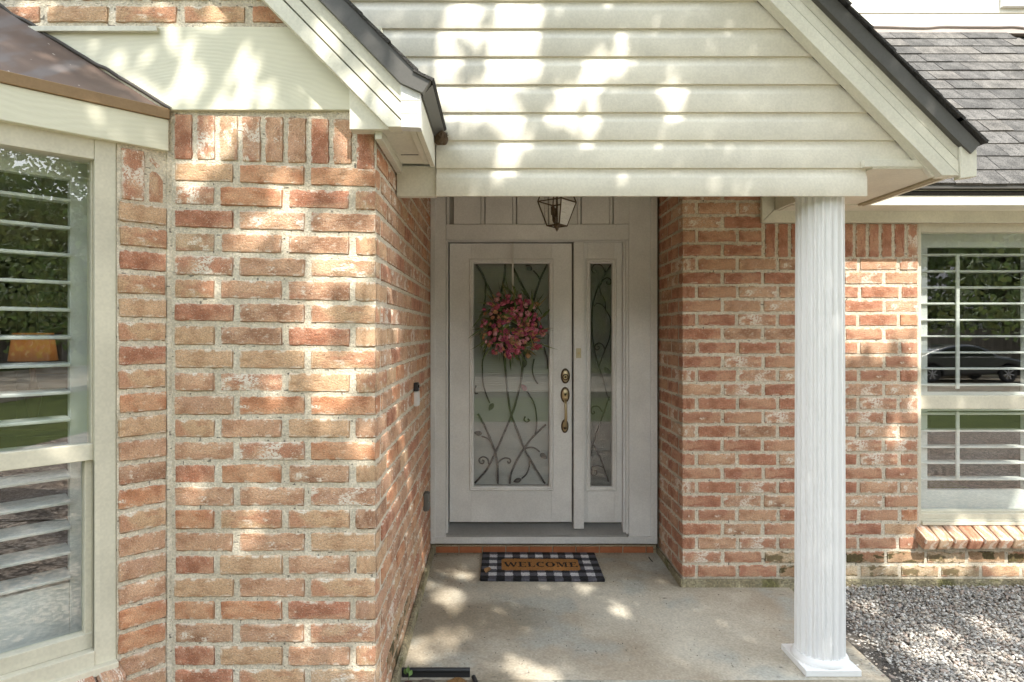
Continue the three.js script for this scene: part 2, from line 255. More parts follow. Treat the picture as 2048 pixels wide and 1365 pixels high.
{ // right front wall with the window opening
  const w = thing('brick_wall', 'red brick house wall behind the white column with chalky patches', 'brick wall', [0, 0, -DR]);
  for (const [a, b, c, d] of [[XR + 0.005, WX0, -0.15, 2.64], [WX0, WX1, -0.15, WY0 - 0.03], [WX0, WX1, WY1, 2.64], [WX1, 5.2, -0.15, 2.64]]) mesh('mortar', bx(a, b, c, d, -0.13, -0.005, 0), mortar, w);
  for (let k = -1; k < 27; k++) {
    const yc = 2.4109 - 0.08775 * (k + 0.5), odd = k & 1; let x = XR, i = 0;
    const end = k < 4 ? X(1525, DR) : k >= 25 ? WX1 : WX0 - 0.004;
    while (x < end - 0.03) {
      let L = i === 0 ? (odd ? 0.248 : 0.086) : 0.241 * rr(0.985, 1.02); if (x + L > end - 0.05) L = end - x;
      const low = k >= 23 && x > 1.6, kind = low ? (k >= 25 ? pick('MLMT') : k === 24 ? pick('MEB') : pick('TED')) : x > 2.1 ? pick('EEWOPWWRE') : pick('DDEWEWEDWRWPB');
      brick(w, kind, x + L / 2, yc, L, 0.0765, { D: i === 0 ? (odd ? 0.09 : 0.25) : 0.05, z: rr(-0.002, 0.002) }); x += L + 0.0125; i++;
    }
  }
  for (let x = X(1530, DR), i = 0; x < WX0 - 0.03; x += 0.0815, i++) brick(w, 'DEDEEDDEDEDWEW'[i % 14], x + 0.035, Y(481, DR), 0.217, 0.0685, { rz: Math.PI / 2 });
  mesh('foundation_curb', bx(XR - 0.005, 5.2, -0.25, 0.041, 0.0, 0.016, 0.006), foundation, w);
  for (let i = 0; i < 14; i++) { const L = 0.20, m = mesh('sill_brick', brickGeo(0.084, 0.077, L, i % 6), brickOf('WGWRWWGWPWGWWP'[i]), w); m.position.set(WX0 + 0.02 + i * 0.0915, 0.2785 + rr(-0.003, 0.003), 0.083 + rr(-0.004, 0.004)); m.rotation.set(0.45, rr(-0.02, 0.02), 0); m.scale.set(1, rr(0.95, 1.05), 1); }
}
// ------------------------------------------------------------------ bay: frame with local x running towards the wall corner, z out of the bay face
const BAY = [XB, 0, -DL], BR = Math.PI / 4;
{
  const w = thing('brick_wall', 'narrow one-brick-wide pier between the bay window and the wall corner', 'brick wall', BAY, BR);
  mesh('mortar', bx(-0.181, 0.012, -0.15, 2.42, -0.14, -0.006, 0), mortar, w);
  brick(w, 'W', -0.127, 2.19, 0.2, 0.085, { rz: Math.PI / 2 }); brick(w, 'G', -0.045, 2.19, 0.2, 0.062, { rz: Math.PI / 2, z: -0.006 });
  'TTRTTTRTOTPBOTPPPOOPPT'.split('').forEach((c, k) => brick(w, c, -0.093 + rr(-0.003, 0.003), 2.045 - k * 0.0905, 0.17, 0.078, { D: 0.1, z: rr(0, 0.004) }));
  mesh('mortar_joint', bx(-0.008, 0.018, -0.1, 2.3, -0.02, 0.002, 0.004), mortar, w);
}
{
  const b = thing('bay_window', 'cream framed bay window with white plantation shutters behind the glass', 'window', BAY, BR);
  const t0 = -0.253, t1 = -0.93, top = 2.226, mid1 = 1.180, mid0 = 1.118, bot = 0.478;
  mesh('frame', join([bx(t0, -0.181, 0.34, 2.31, -0.12, -0.012), bx(t1 - 0.07, t1, 0.34, 2.31, -0.12, -0.012), bx(t1, t0, top, 2.31, -0.12, -0.014), bx(t1, t0, 0.36, 0.42, -0.12, -0.006), bx(t1 - 0.07, -0.181, 0.335, 0.365, -0.12, 0.02), bx(t0, t0 + 0.02, 0.42, mid0, -0.04, -0.0115)]), almond, b);
  const up = mesh('upper_sash', join([bx(t1, t0, mid0, mid1, -0.06, -0.028), bx(t1, t1 + 0.012, mid1, top, -0.06, -0.034), bx(t0 - 0.006, t0, mid1, top, -0.06, -0.034)]), almond, b);
  mesh('pane', new THREE.PlaneGeometry(t0 - t1, top - mid1).translate((t0 + t1) / 2, (top + mid1) / 2, -0.05), glass, up);
  const lo = mesh('lower_sash', join([bx(t0 - 0.024, t0, 0.42, mid0, -0.09, -0.045), bx(t1, t1 + 0.024, 0.42, mid0, -0.09, -0.045), bx(t1, t0, 0.42, bot, -0.09, -0.04)]), almond, b);
  mesh('pane', new THREE.PlaneGeometry(t0 - t1 - 0.04, mid0 - bot).translate((t0 + t1) / 2, (mid0 + bot) / 2, -0.075), glass, lo);
  // shutter
  const s = thing('plantation_shutter', 'white plantation shutter with wide louvers inside the bay window', 'shutter', BAY, BR);
  const z = -0.19, sx0 = t1 + 0.02, sx1 = t0 - 0.045;
  mesh('frame', join([bx(sx1, t0 + 0.06, 0.42, 2.27, z - 0.02, z + 0.02), bx(sx0 - 0.06, sx0, 0.42, 2.27, z - 0.02, z + 0.02), bx(sx0, sx1, 2.17, 2.27, z - 0.0195, z + 0.0195), bx(sx0, sx1, 0.42, 0.64, z - 0.0195, z + 0.0195)]), shutterWhite, s);
  const lv = (y, tilt) => { const l = mesh('louver', bx(sx0, sx1, -0.0065, 0.0065, -0.042, 0.042, 0.006, 2), shutterWhite, s); l.position.set(0, y, z); l.rotation.x = tilt; };
  for (let i = 0; i < 10; i++) lv(2.09 - i * 0.1035, 0.06);
  for (let i = 0; i < 5; i++) lv(1.05 - i * 0.095, 0.2);
  mesh('tilt_rod', bx(-0.545, -0.525, 1.15, 2.13, z + 0.048, z + 0.06), shutterWhite, s);
  mesh('tilt_rod', bx(-0.545, -0.525, 0.66, 1.08, z + 0.048, z + 0.06), shutterWhite, s);
}
{
  const w = thing('brick_wall', 'chalky brick sill and low wall under the bay window', 'brick wall', BAY, BR);
  mesh('mortar', bx(-1.0, -0.181, -0.15, 0.3, -0.14, -0.006, 0), mortar, w);
  mesh('mortar', bx(-1.0, 0.0, 2.3, 2.45, -0.14, -0.03, 0), mortar, w);
  for (let i = 0; i < 9; i++) { const m = mesh('sill_brick', brickGeo(0.082, 0.07, 0.2, i % 6), brickOf('WWGWPWTWW'[i]), w); m.position.set(-0.21 - i * 0.0915, 0.298, 0.075); m.rotation.x = 0.2; }
}
{ // bay roof: copper sheet, drip edge and fascia
  const r = thing('bay_roof', 'small weathered copper bay roof with cream fascia board', 'roof');
  const y0 = 2.463, P0 = [-1.288, y0, -2.518], E = [-2.0, y0, -1.79], E2 = [-3.3, y0, -1.79], W0 = [-2.0, y0 + 0.712 * 0.618, -2.505], W2 = [-3.3, W0[1], -2.505];
  const low = (p) => [p[0], p[1] - 0.02, p[2] - 0.0];
  mesh('copper_sheet', solid([P0, E, W0], [P0, E, W0].map(low)), copper, r);
  mesh('copper_sheet', solid([E, E2, W2, W0], [E, E2, W2, W0].map(low)), copper, r);
  const local = new THREE.Group(); local.position.set(...BAY); local.rotation.y = BR; local.updateMatrix();
  const put = (g) => g.applyMatrix4(local.matrix);
  mesh('drip_edge', put(bx(-1.03, -0.004, 2.424, 2.466, 0.0, 0.022, 0.003)), copperEdge, r);
  mesh('fascia_board', put(bx(-1.02, -0.006, 2.3, 2.424, -0.028, 0.014, 0.004)), creamWood, r);
  mesh('fascia_board', bx(-3.3, -2.02, 2.3, 2.424, -1.85, -1.79, 0.004), creamWood, r);
  const tar = []; for (let i = 0; i <= 18; i++) { const t = i / 18; tar.push(new THREE.Vector3(mix(-1.275, -2.02, t), mix(y0 + 0.004, W0[1] + 0.01, t) + rr(-0.005, 0.005), -2.503 + rr(-0.002, 0.002))); }
  mesh('flashing', tube(tar, 0.0075, 70, 5), M({ color: lin(0.07, 0.062, 0.055), roughness: 0.8 }), r);
}
// ------------------------------------------------------------------ left gable: rake board, boxed eave, shingles
const rakeBands = (x0, y0, x1, y1, w, n, z0, z1, parent, mat, endCut, yMin) => {   // sloping board along (x0,y0)-(x1,y1) of lower edge, split in stepped bands
  const dx = x1 - x0, dy = y1 - y0, L = Math.hypot(dx, dy), nx = -dy / L, ny = dx / L, sgn = ny > 0 ? 1 : -1;
  for (let i = 0; i < n.length - 1; i++) {
    const a = n[i] * w * sgn, b = n[i + 1] * w * sgn - 0.006 * sgn, zf = z1 - [0, 0.007, 0.014, 0.021][i];
    const o = (k, t) => [x0 + dx * t + nx * k, y0 + dy * t + ny * k];
    // plumb cut at the lower end
    const cut = (k) => { const p = o(k, 1); const t = 1 + (x1 - p[0]) / dx; return o(k, t); };
    const pts = [o(a, 0), endCut ? cut(a) : o(a, 1), endCut ? cut(b) : o(b, 1), o(b, 0)];
    const cl = []; pts.forEach((p, k) => { const q = pts[(k + 1) % 4], a = p[1] >= yMin, b = q[1] >= yMin; if (a) cl.push(p); if (a !== b) { const t = (yMin - p[1]) / (q[1] - p[1]); cl.push([mix(p[0], q[0], t), yMin]); } });
    const g = poly(cl, zf - z0, 0.0015); g.translate(0, 0, zf); mesh('rake_board', g, mat, parent);
  }
};
{
  const r = thing('gable_roof', 'left gable roof edge with cream rake board and boxed eave', 'roof'), d = 2.40, zf = -d;
  const xe = X(841, d);                                              // face of the eave fascia
  const ya = 2.3785, xa = X(790, d);
  rakeBands(X(282, d), Y(-250, d), X(801, d), Y(279.5, d), 0.1575, [0, 0.36, 0.66, 1], -2.46, zf, r, cream, true, 2.362);
  mesh('eave_box_end', poly([[X(800.5, d) + 0.001, 2.362], [xe, 2.359], [xe, 2.508], [X(800.5, d) + 0.001, 2.535]], 0.05, 0.002).translate(0, 0, zf - 0.004), white, r);
  for (const y of [2.415, 2.463]) mesh('box_groove', bx(X(801.5, d), xe - 0.002, y, y + 0.003, zf - 0.004, zf - 0.0025, 0), cream, r);
  mesh('eave_fascia', bx(xe - 0.022, xe, 2.358, 2.50, -DG + 0.006, zf - 0.054, 0.002), cream, r);
  mesh('soffit', bx(XL + 0.004, xe - 0.045, 2.375, 2.39, -DG + 0.0, zf - 0.056, 0.001), soffitPaint, r);
  mesh('soffit_trim', bx(xe - 0.05, xe - 0.024, 2.364, 2.376, -DG + 0.03, zf - 0.056, 0.002), soffitPaint, r);
  mesh('frieze_board', bx(XL + 0.002, XL + 0.03, 2.336, 2.378, -3.05, -2.47, 0.003), soffitPaint, r);
  mesh('return_block', bx(X(698, 2.44), X(800, 2.44), 2.366, 2.53, -DL + 0.013, -2.445, 0.003), cream, r);
  mesh('soffit_crack', bx(XL + 0.05, xe - 0.06, 2.3735, 2.3748, -2.83, -2.822, 0), M({ color: lin(0.03, 0.025, 0.02) }), r);
  // metal drip on rake and eave
  const dr = (px, py) => [X(px, 2.385), Y(py, 2.385)];
  const g = poly([dr(380, -267), dr(801, 166), dr(845, 186), dr(862, 160), dr(826, 131), dr(424, -267)], 0.03, 0.001); g.translate(0, 0, -2.385); mesh('drip_edge', g, drip, r);
  mesh('drip_edge', solid([[-0.278, 2.482, -2.415], [-0.24, 2.525, -2.415], [-0.262, 2.53, -2.415], [-0.284, 2.50, -2.415]], [[-0.278, 2.482, -DG + 0.02], [-0.24, 2.525, -DG + 0.02], [-0.262, 2.53, -DG + 0.02], [-0.284, 2.50, -DG + 0.02]]), drip, r);
  mesh('roof_deck', solid([[-0.29, 2.50, -2.42], [-2.5, 4.71, -2.42], [-2.5, 4.77, -2.42], [-0.29, 2.56, -2.42]], [[-0.29, 2.50, -DG + 0.01], [-2.5, 4.71, -DG + 0.01], [-2.5, 4.77, -DG + 0.01], [-0.29, 2.56, -DG + 0.01]]), darkShingle, r);
  const ex = -0.238, ey = 2.526;                                     // shingle edge
  for (let i = 0; i < 12; i++) {
    const s0 = i ? 0.06 + (i - 1) * 0.145 : 0, s1 = 0.06 + i * 0.145 + 0.02, kick = i === 0 ? 0.5 : 1, c = Math.SQRT1_2;
    const a0 = [ex - (i ? 0.06 : 0) - Math.max(0, s0 - 0.06) * c, ey + (i ? 0.036 : 0) + Math.max(0, s0 - 0.06) * c], a1 = i ? [a0[0] - 0.165 * c, a0[1] + 0.165 * c] : [ex - 0.072, ey + 0.037];
    const t0 = 0.012, t1 = 0.004, o = (p, t) => [p[0] + t * c, p[1] + t * c], zfr = -2.372 + rr(-0.006, 0.006);
    const q = [a0, o(a0, t0), o(a1, t1 + 0.004), a1]; mesh('shingle', solid(q.map((p) => [...p, zfr]), q.map((p) => [...p, i < 3 ? -DG + 0.004 : -6])), darkShingle, r);
  }
}
{ // torn flashing clump at the valley
  const g = new THREE.IcosahedronGeometry(0.03, 3), p = g.attributes.position; for (let i = 0; i < p.count; i++) { const v = new THREE.Vector3().fromBufferAttribute(p, i), n = 0.75 + 0.6 * fbm(v.x * 60 + 9, v.y * 60 + v.z * 45, 900, 3); v.multiplyScalar(n); v.y *= 1.15; p.setXYZ(i, v.x, v.y, v.z); } g.computeVertexNormals();
  const c = thing('debris_clump', 'brown clump of leaf debris caught at the roof valley', 'debris', [X(882, 2.93), Y(276, 2.93), -2.935]);
  mesh('clump', metricUV(g), M({ color: lin(0.10, 0.065, 0.035), roughness: 1, bumpMap: mortarBump, bumpScale: 0.01 }), c);
  for (let i = 0; i < 9; i++) mesh('twig', tube([new THREE.Vector3(rr(-.02, .02), rr(-.02, .02), rr(0, .02)), new THREE.Vector3(rr(-.03, .03), rr(0, .04), .02), new THREE.Vector3(rr(-.02, .035), rr(-.04, .05), rr(0, .03))], 0.0018, 8, 4), M({ color: lin(0.13, 0.09, 0.05) }), c);
}
// ------------------------------------------------------------------ porch gable
const SP = 0.1305, YB = 2.225;
{
  const g = thing('porch_gable', 'cream dutch lap siding gable over the porch with sloping rake board', 'gable');
  const rx = (y) => 1.262 + (3.097 - y) * 0.986;                       // under the right rake
  const lx = (y) => y < 2.56 ? -0.279 : -0.283 - (y - 2.56);
  for (let i = 0; i < 13; i++) {
    const yb = YB + i * SP, prof = [[-0.004, yb], [0.0115, yb], [0.0125, yb + 0.004], [0.0125, yb + 0.080], [0.010, yb + 0.090], [0.0062, yb + 0.099], [0.003, yb + 0.112], [0.0015, yb + 0.14], [-0.004, yb + 0.14]];
    const end = (y) => i === 0 ? X(1735, DG) : rx(y); if (end(yb) < 0.72) break;
    const a = prof.map(([z, y]) => [lx(y), y, -DG - 0.0125 + z]), b = prof.map(([z, y]) => [end(y), y, -DG - 0.0125 + z]);
    const geo = toCreasedNormals(solid(b, a), 0.5); mesh('siding_board', metricUV(geo, R(), R()), vinyl, g);
  }
  mesh('backing', solid([[-0.28, 2.27, -3.0], [1.73, 2.27, -3.0], [1.73, 2.62, -3.0], [0.72, 3.62, -3.0], [-0.28, 2.62, -3.0]], [[-0.28, 2.27, -3.05], [1.73, 2.27, -3.05], [1.73, 2.62, -3.05], [0.72, 3.62, -3.05], [-0.28, 2.62, -3.05]]), cream, g);
  mesh('beam', bx(-0.46, 1.736, 2.275, 2.6, -3.2, -3.052, 0.003), cream, g);
  mesh('beam_end', bx(XL + 0.004, -0.2815, YB + 0.002, 2.372, -3.04, -DG - 0.02, 0.003), soffitPaint, g);
  // right rake
  const d = 2.90;
  rakeBands(X(1240, d), Y(-304, d), X(1921, d), Y(387, d), 0.156, [0, 0.4, 0.7, 1], -2.965, -d, g, cream, true, Y(351, d));
  mesh('rake_trim', poly([[X(1522, 2.93), Y(-20, 2.93) + 0.04], [X(1869, 2.93), Y(352, 2.93)], [X(1892, 2.93), Y(352, 2.93)], [X(1545, 2.93), Y(-20, 2.93) + 0.04]], 0.03, 0.002).translate(0, 0, -2.94), soffitPaint, g);
  mesh('eave_box_end', poly([[X(1922, d), Y(357, d)], [X(1953.5, d), Y(353, d)], [X(1953.5, d), Y(301, d)], [X(1922, d), Y(284, d)]], 0.05, 0.002).translate(0, 0, -d + 0.004), cream, g);
  mesh('soffit', bx(1.737, 2.175, 2.345, 2.36, -3.79, -2.95, 0.001), soffitPaint, g);
  mesh('soffit_front_trim', bx(1.70, 2.08, 2.352, 2.385, -2.975, -2.945, 0.002), cream, g);
  mesh('soffit_channel', join([bx(2.135, 2.15, 2.333, 2.346, -3.77, -2.96, 0.002), bx(2.16, 2.172, 2.333, 2.346, -3.77, -2.96, 0.002)]), M({ color: lin(0.42, 0.36, 0.24), roughness: 0.5 }), g);
  mesh('eave_fascia', bx(2.176, 2.196, 2.335, 2.45, -3.8, -2.95, 0.002), cream, g);
  mesh('side_board', bx(1.736, 1.756, 2.346, 2.61, -3.975, -3.052, 0.002), cream, g);
  const dr = (px, py) => [X(px, 2.885), Y(py, 2.885)];
  mesh('drip_edge', poly([dr(1330, -306), dr(1921, 286), dr(1944, 307), dr(1962, 288), dr(1372, -306)], 0.03, 0.001).translate(0, 0, -2.885), drip, g);
  const c = Math.SQRT1_2;
  for (let i = 0; i < 13; i++) {
    const s = i * 0.145, a0 = [2.205 - s * c, 2.440 + s * c], a1 = [a0[0] - 0.165 * c, a0[1] + 0.165 * c], q = [a0, [a0[0] + 0.013 * c, a0[1] + 0.013 * c], [a1[0] + 0.006 * c, a1[1] + 0.006 * c], a1], zf = -2.872 + rr(-0.006, 0.006);
    mesh('shingle', solid([...q].reverse().map((p) => [...p, zf]), [...q].reverse().map((p) => [...p, -5.2])), darkShingle, g);
  }
  mesh('roof_deck', solid([[2.18, 2.43, -2.93], [2.18, 2.47, -2.93], [0.72, 3.93, -2.93], [0.72, 3.88, -2.93]], [[2.18, 2.43, -5.2], [2.18, 2.47, -5.2], [0.72, 3.93, -5.2], [0.72, 3.88, -5.2]]), darkShingle, g);
  mesh('roof_deck', solid([[0.72, 3.88, -3.04], [0.72, 3.93, -3.04], [-0.9, 2.4, -3.04], [-0.9, 2.35, -3.04]], [[0.72, 3.88, -5.2], [0.72, 3.93, -5.2], [-0.9, 2.4, -5.2], [-0.9, 2.35, -5.2]].map((p) => p)), darkShingle, g);
  mesh('ceiling', bx(XL - 0.05, 1.74, 2.605, 2.63, -4.75, -3.06, 0), soffitPaint, g);
}
// ------------------------------------------------------------------ main roof on the right, upper wall, eave
{
  const r = thing('main_roof', 'weathered grey shingle roof slope beyond the porch rake', 'roof');
  const e = 0.158, c = Math.SQRT1_2, y0 = 2.452, z0 = -3.735;
  mesh('roof_deck', solid([[1.76, 2.41, -3.76], [5.4, 2.41, -3.76], [5.4, 4.15, -5.5], [1.76, 4.15, -5.5]].map((p) => [p[0], p[1], p[2]]), [[1.76, 2.37, -3.80], [5.4, 2.37, -3.80], [5.4, 4.1, -5.53], [1.76, 4.1, -5.53]]), darkShingle, r);
  const geos = [0, 1, 2, 3].map((v) => { const g = bx(-0.5, 0.5, 0, 1, -0.5, 0.5, 0); return g; });
  for (let j = 0; j < 16; j++) {
    let x = 1.77 + (j % 2) * 0.11 + R() * 0.08;
    while (x < 4.3) {
      const w = pick([0.16, 0.2, 0.24, 0.28]), t = 0.008 + (R() < 0.4 ? 0.004 : 0), s0 = j * e + rr(-0.003, 0.003), s1 = (j + 1) * e + 0.03;
      const P = (xx, s, h) => [xx, y0 + s * c + h * c, z0 - s * c + h * c], q0 = [P(x + 0.002, s0, 0), P(x + w - 0.002, s0, 0), P(x + w - 0.002, s1, -0.006), P(x + 0.002, s1, -0.006)], q1 = [P(x + 0.002, s0, t), P(x + w - 0.002, s0, t), P(x + w - 0.002, s1, 0.0), P(x + 0.002, s1, 0.0)];
      mesh('shingle', solid(q1, q0), pick(shingleMats), r); x += w;
    }
  }
  mesh('drip_edge', bx(1.76, 5.4, 2.43, 2.472, -3.765, -3.742, 0.002), drip, r);
  mesh('eave_fascia', bx(1.76, 5.4, 2.338, 2.43, -3.80, -3.775, 0.003), cream, r);
  mesh('eave_soffit', bx(1.757, 5.4, 2.342, 2.354, -3.985, -3.8005, 0), soffitPaint, r);
  mesh('frieze_board', poly([[X(1524.5, 3.98), Y(445, 3.98)], [5.4, Y(445, 3.98)], [5.4, Y(419, 3.98)], [X(1550, 3.98), Y(419, 3.98)]], 0.028, 0.002).translate(0, 0, -3.98), soffitPaint, r);
  mesh('frieze_board', poly([[X(1524.5, 3.98), Y(444, 3.98)], [X(1550, 3.98), Y(418.3, 3.98)], [X(1550, 3.98), 2.62], [X(1524.5, 3.98), 2.62]], 0.028, 0.002).translate(0, 0, -3.98), soffitPaint, r);
  const fl = []; for (let i = 0; i <= 30; i++) fl.push(new THREE.Vector3(1.6 + i * 0.12, 4.165 + rr(-0.006, 0.006), -5.4));
  mesh('flashing', join([bx(1.6, 5.4, 4.11, 4.17, -5.46, -5.40, 0.004), tube(fl, 0.016, 90, 5)]), M({ color: lin(0.52, 0.44, 0.40), roughness: 0.7, map: speck }), r);
  const w = thing('upper_wall', 'bright white lap siding of the upper storey above the shingles', 'wall');
  for (let i = 0; i < 7; i++) { const yb = 4.185 + i * 0.128; const p = [[0, yb], [0.016, yb], [0.006, yb + 0.135], [0, yb + 0.135]]; mesh('siding_board', solid(p.map(([z, y]) => [5.4, y, -5.47 + z]), p.map(([z, y]) => [0.9, y, -5.47 + z])), vinyl, w); }
  mesh('backing', bx(0.9, 5.4, 4.0, 6.2, -5.6, -5.472, 0), vinyl, w);
  mesh('window_trim', bx(X(2004, 5.44), X(2004, 5.44) + 1.0, Y(14, 5.44), Y(14, 5.44) + 0.09, -5.46, -5.42, 0.004), white, w);
}
// ------------------------------------------------------------------ porch floor, step, ground
const slabY = (d) => 0.0 - 0.028 * clamp((4.6 - d) / 1.6);
{
  const g = new THREE.BoxGeometry(1.835 - (XL - 0.1), 0.16, 1.66, 40, 1, 28); g.translate((1.835 + XL - 0.1) / 2, -0.08, -3.79);
  const p = g.attributes.position; for (let i = 0; i < p.count; i++) { const x = p.getX(i), z = p.getZ(i), edge = z > -2.97 || x > 1.83; p.setY(i, p.getY(i) + slabY(-z)); if (z > -2.965) p.setZ(i, z + 0.012 * (fbm(x * 9, 1, 44, 3) - 0.5) - (p.getY(i) > -0.06 ? 0.012 : 0)); }
  g.computeVertexNormals(); struct('porch_slab', metricUV(g), concrete).userData.label = 'stained concrete porch floor slab';
}
{
  const s = thing('door_step', 'row of terracotta tiles on the riser under the door', 'step');
  mesh('riser', bx(X(863, DD), X(1312, DD), -0.1, 0.058, -4.7, -4.594, 0.002), M({ map: mortarMap, color: lin(0.62, 0.58, 0.48), roughness: 0.95, bumpMap: mortarBump, bumpScale: 0.004 }), s);
  const tm = [0, 1, 2].map((v) => M({ map: tex(128, 64, (u, q) => lerp3(hex(150, 88, 56), hex(184, 114, 74), fbm(u * 5, q * 3, 500 + v, 4)), { size: 0.2 }), roughness: 0.6 }));
  for (let i = -1; i < 10; i++) { const a = Math.max(X(872, DD), X(918 + (i - 1) * 46.7, DD) + 0.004), b = Math.min(X(1306, DD), X(918 + i * 46.7, DD) - 0.003); if (b - a > 0.03) mesh('tile', bx(a, b, 0.004, 0.047, -4.6, -4.584, 0.003), pick(tm), s); }
}
// terrain: lawn falling gently to the street in front of the house
const groundY = (x, z) => z < -2 ? -0.07 : z < 9.5 ? mix(-0.075, -0.34, smooth(-2, 9.5, z)) : -0.36;
{
  const g = new THREE.PlaneGeometry(240, 220, 120, 220); g.rotateX(-Math.PI / 2); g.translate(0, 0, 70);
  const p = g.attributes.position; for (let i = 0; i < p.count; i++) p.setY(i, groundY(p.getX(i), p.getZ(i)) - 0.02 + (p.getZ(i) > 1 ? 0.03 * (fbm(p.getX(i), p.getZ(i), 3, 3) - 0.5) : 0));
  g.computeVertexNormals();
  const lawn = tex(512, 512, (u, v) => { const n = fbm(u * 10, v * 10, 601, 5, 10), q = vn(u * 200, v * 200, 602, 200); return lerp3(hex(66, 82, 30), hex(128, 138, 62), clamp(0.55 * n + 0.5 * q)); }, { size: 3 });
  struct('ground', metricUV(g), M({ map: lawn, roughness: 1, bumpMap: mortarBump, bumpScale: 0.05 }));
  const road = new THREE.PlaneGeometry(240, 8, 60, 2); road.rotateX(-Math.PI / 2); road.translate(0, -0.33, 13.9);
  struct('road', metricUV(road), M({ color: lin(0.62, 0.60, 0.57), map: concreteMap, roughness: 0.9 }));
  for (const z of [9.83, 18.02]) struct('kerb', bx(-60, 60, -0.4, -0.2, z - 0.09, z + 0.09, 0.02), M({ color: lin(0.5, 0.49, 0.46), map: concreteMap }));
}
const gravelMap = tex(1024, 1024, (u, v) => { const a = vn(u * 110, v * 110, 611, 110), b = vn(u * 230, v * 230, 612, 230), n = fbm(u * 6, v * 6, 613, 4, 6); let c = lerp3(hex(96, 90, 84), hex(218, 210, 200), smooth(0.25, 0.75, 0.6 * a + 0.4 * b)); return lerp3(c, c.map((q, i) => q * [0.95, 0.85, 0.76][i]), n); }, { size: 2.4 });
const soil = M({ map: tex(512, 512, (u, v) => { const n = fbm(u * 12, v * 12, 621, 5, 12), q = vn(u * 220, v * 220, 622, 220); return lerp3(hex(58, 54, 50), hex(112, 106, 98), clamp(0.7 * n + 0.45 * q - 0.1)); }, { size: 1.0 }), roughness: 1, bumpMap: mortarBump, bumpScale: 0.02 });
{
  const gs = [];
  const plate = (x0, x1, z0, z1, mat, name, dy) => { const g = new THREE.PlaneGeometry(x1 - x0, z1 - z0, 40, 40); g.rotateX(-Math.PI / 2); g.translate((x0 + x1) / 2, 0, (z0 + z1) / 2); const p = g.attributes.position; for (let i = 0; i < p.count; i++) { const x = p.getX(i), z = p.getZ(i); p.setY(i, groundY(x, z) + dy + 0.012 * fbm(x * 4, z * 4, 640, 3)); } g.computeVertexNormals(); return struct(name, metricUV(g), mat); };
  plate(1.80, 13, -4.0, 3.4, M({ map: gravelMap, roughness: 1, bumpMap: mortarBump, bumpScale: 0.03 }), 'gravel_bed', -0.006);
  plate(-1.25, 1.80, -2.98, 3.4, M({ map: gravelMap, roughness: 1, bumpMap: mortarBump, bumpScale: 0.03 }), 'gravel_bed', -0.012);
  plate(1.80, 2.03, -3.99, -2.2, soil, 'soil_strip', 0.006);
}
{ // pebbles
  const mk = (seed) => { let g = new THREE.IcosahedronGeometry(1, 1); g.deleteAttribute('uv'); g.deleteAttribute('normal'); g = mergeVertices(g); const p = g.attributes.position; for (let i = 0; i < p.count; i++) { const k = 0.82 + 0.36 * hash(i, seed, 3); p.setXYZ(i, p.getX(i) * k, p.getY(i) * k * 0.6, p.getZ(i) * k * 0.75); } g.computeVertexNormals(); return g; };
  const tones = [[0.46, 0.44, 0.40], [0.56, 0.53, 0.48], [0.30, 0.28, 0.25], [0.40, 0.32, 0.25], [0.32, 0.23, 0.18], [0.19, 0.18, 0.17], [0.48, 0.42, 0.34], [0.62, 0.59, 0.55], [0.24, 0.21, 0.18]];
  const spots = [];
  for (let x = 1.9; x < 3.9; x += 0.013) for (let z = -3.99; z < -2.6; z += 0.013) { const ex = 1.985 + 0.06 * fbm(z * 5, 1, 71, 3) - 0.05 * smooth(-3.5, -2.9, z); if (x < ex + rr(-0.04, 0.03) && R() > 0.03) continue; spots.push([x, z, 0.010 + 0.05 * smooth(-3.7, -3.99, z)]); if (R() < 0.5) spots.push([x, z, 0.024 + 0.05 * smooth(-3.7, -3.99, z)]); }
  for (let x = -0.12; x < 1.86; x += 0.026) for (let z = -2.97; z < -2.5; z += 0.026) if (R() < 0.93) spots.push([x, z, 0.004]);
  for (let i = 0; i < 260; i++) spots.push([1.84 + 0.16 * Math.sqrt(R()), rr(-3.9, -2.6), 0.008]); for (let i = 0; i < 26; i++) spots.push([rr(1.6, 1.83), rr(-3.5, -2.98), 0.055]);
  const mats = M({ roughness: 0.85, bumpMap: fineBump, bumpScale: 0.002 });
  const m4 = new THREE.Matrix4(), q = new THREE.Quaternion(), e = new THREE.Euler(), col = new THREE.Color(), sets = [[], [], []];
  spots.forEach((s, i) => sets[i % 3].push(s));
  sets.forEach((list, k) => {
    const im = new THREE.InstancedMesh(mk(k + 1), mats, list.length); im.name = numbered('pebbles'); im.castShadow = im.receiveShadow = true;
    list.forEach(([x, z, h], i) => { const s = rr(0.0048, 0.0102) * (R() < 0.08 ? 1.5 : 1); e.set(rr(-0.5, 0.5), rr(0, 6.28), rr(-0.5, 0.5)); m4.compose(new THREE.Vector3(x + rr(-0.012, 0.012), groundY(x, z) + h, z + rr(-0.012, 0.012)), q.setFromEuler(e), new THREE.Vector3(s * rr(0.9, 1.5), s, s)); im.setMatrixAt(i, m4); const t = pick(tones), b = rr(0.75, 1.12); im.setColorAt(i, col.setRGB(mix(t[0], 0.42, 0.3) * b, mix(t[1], 0.40, 0.3) * b, mix(t[2], 0.37, 0.3) * b)); });
    scene.add(im); tag(im, ['grey and tan river pebbles covering the bed', 'mixed pale river pebbles filling the bed', 'rounded brown and white pebbles across the bed'][k], 'pebbles', 'pebble bed', 'stuff');
  });
}
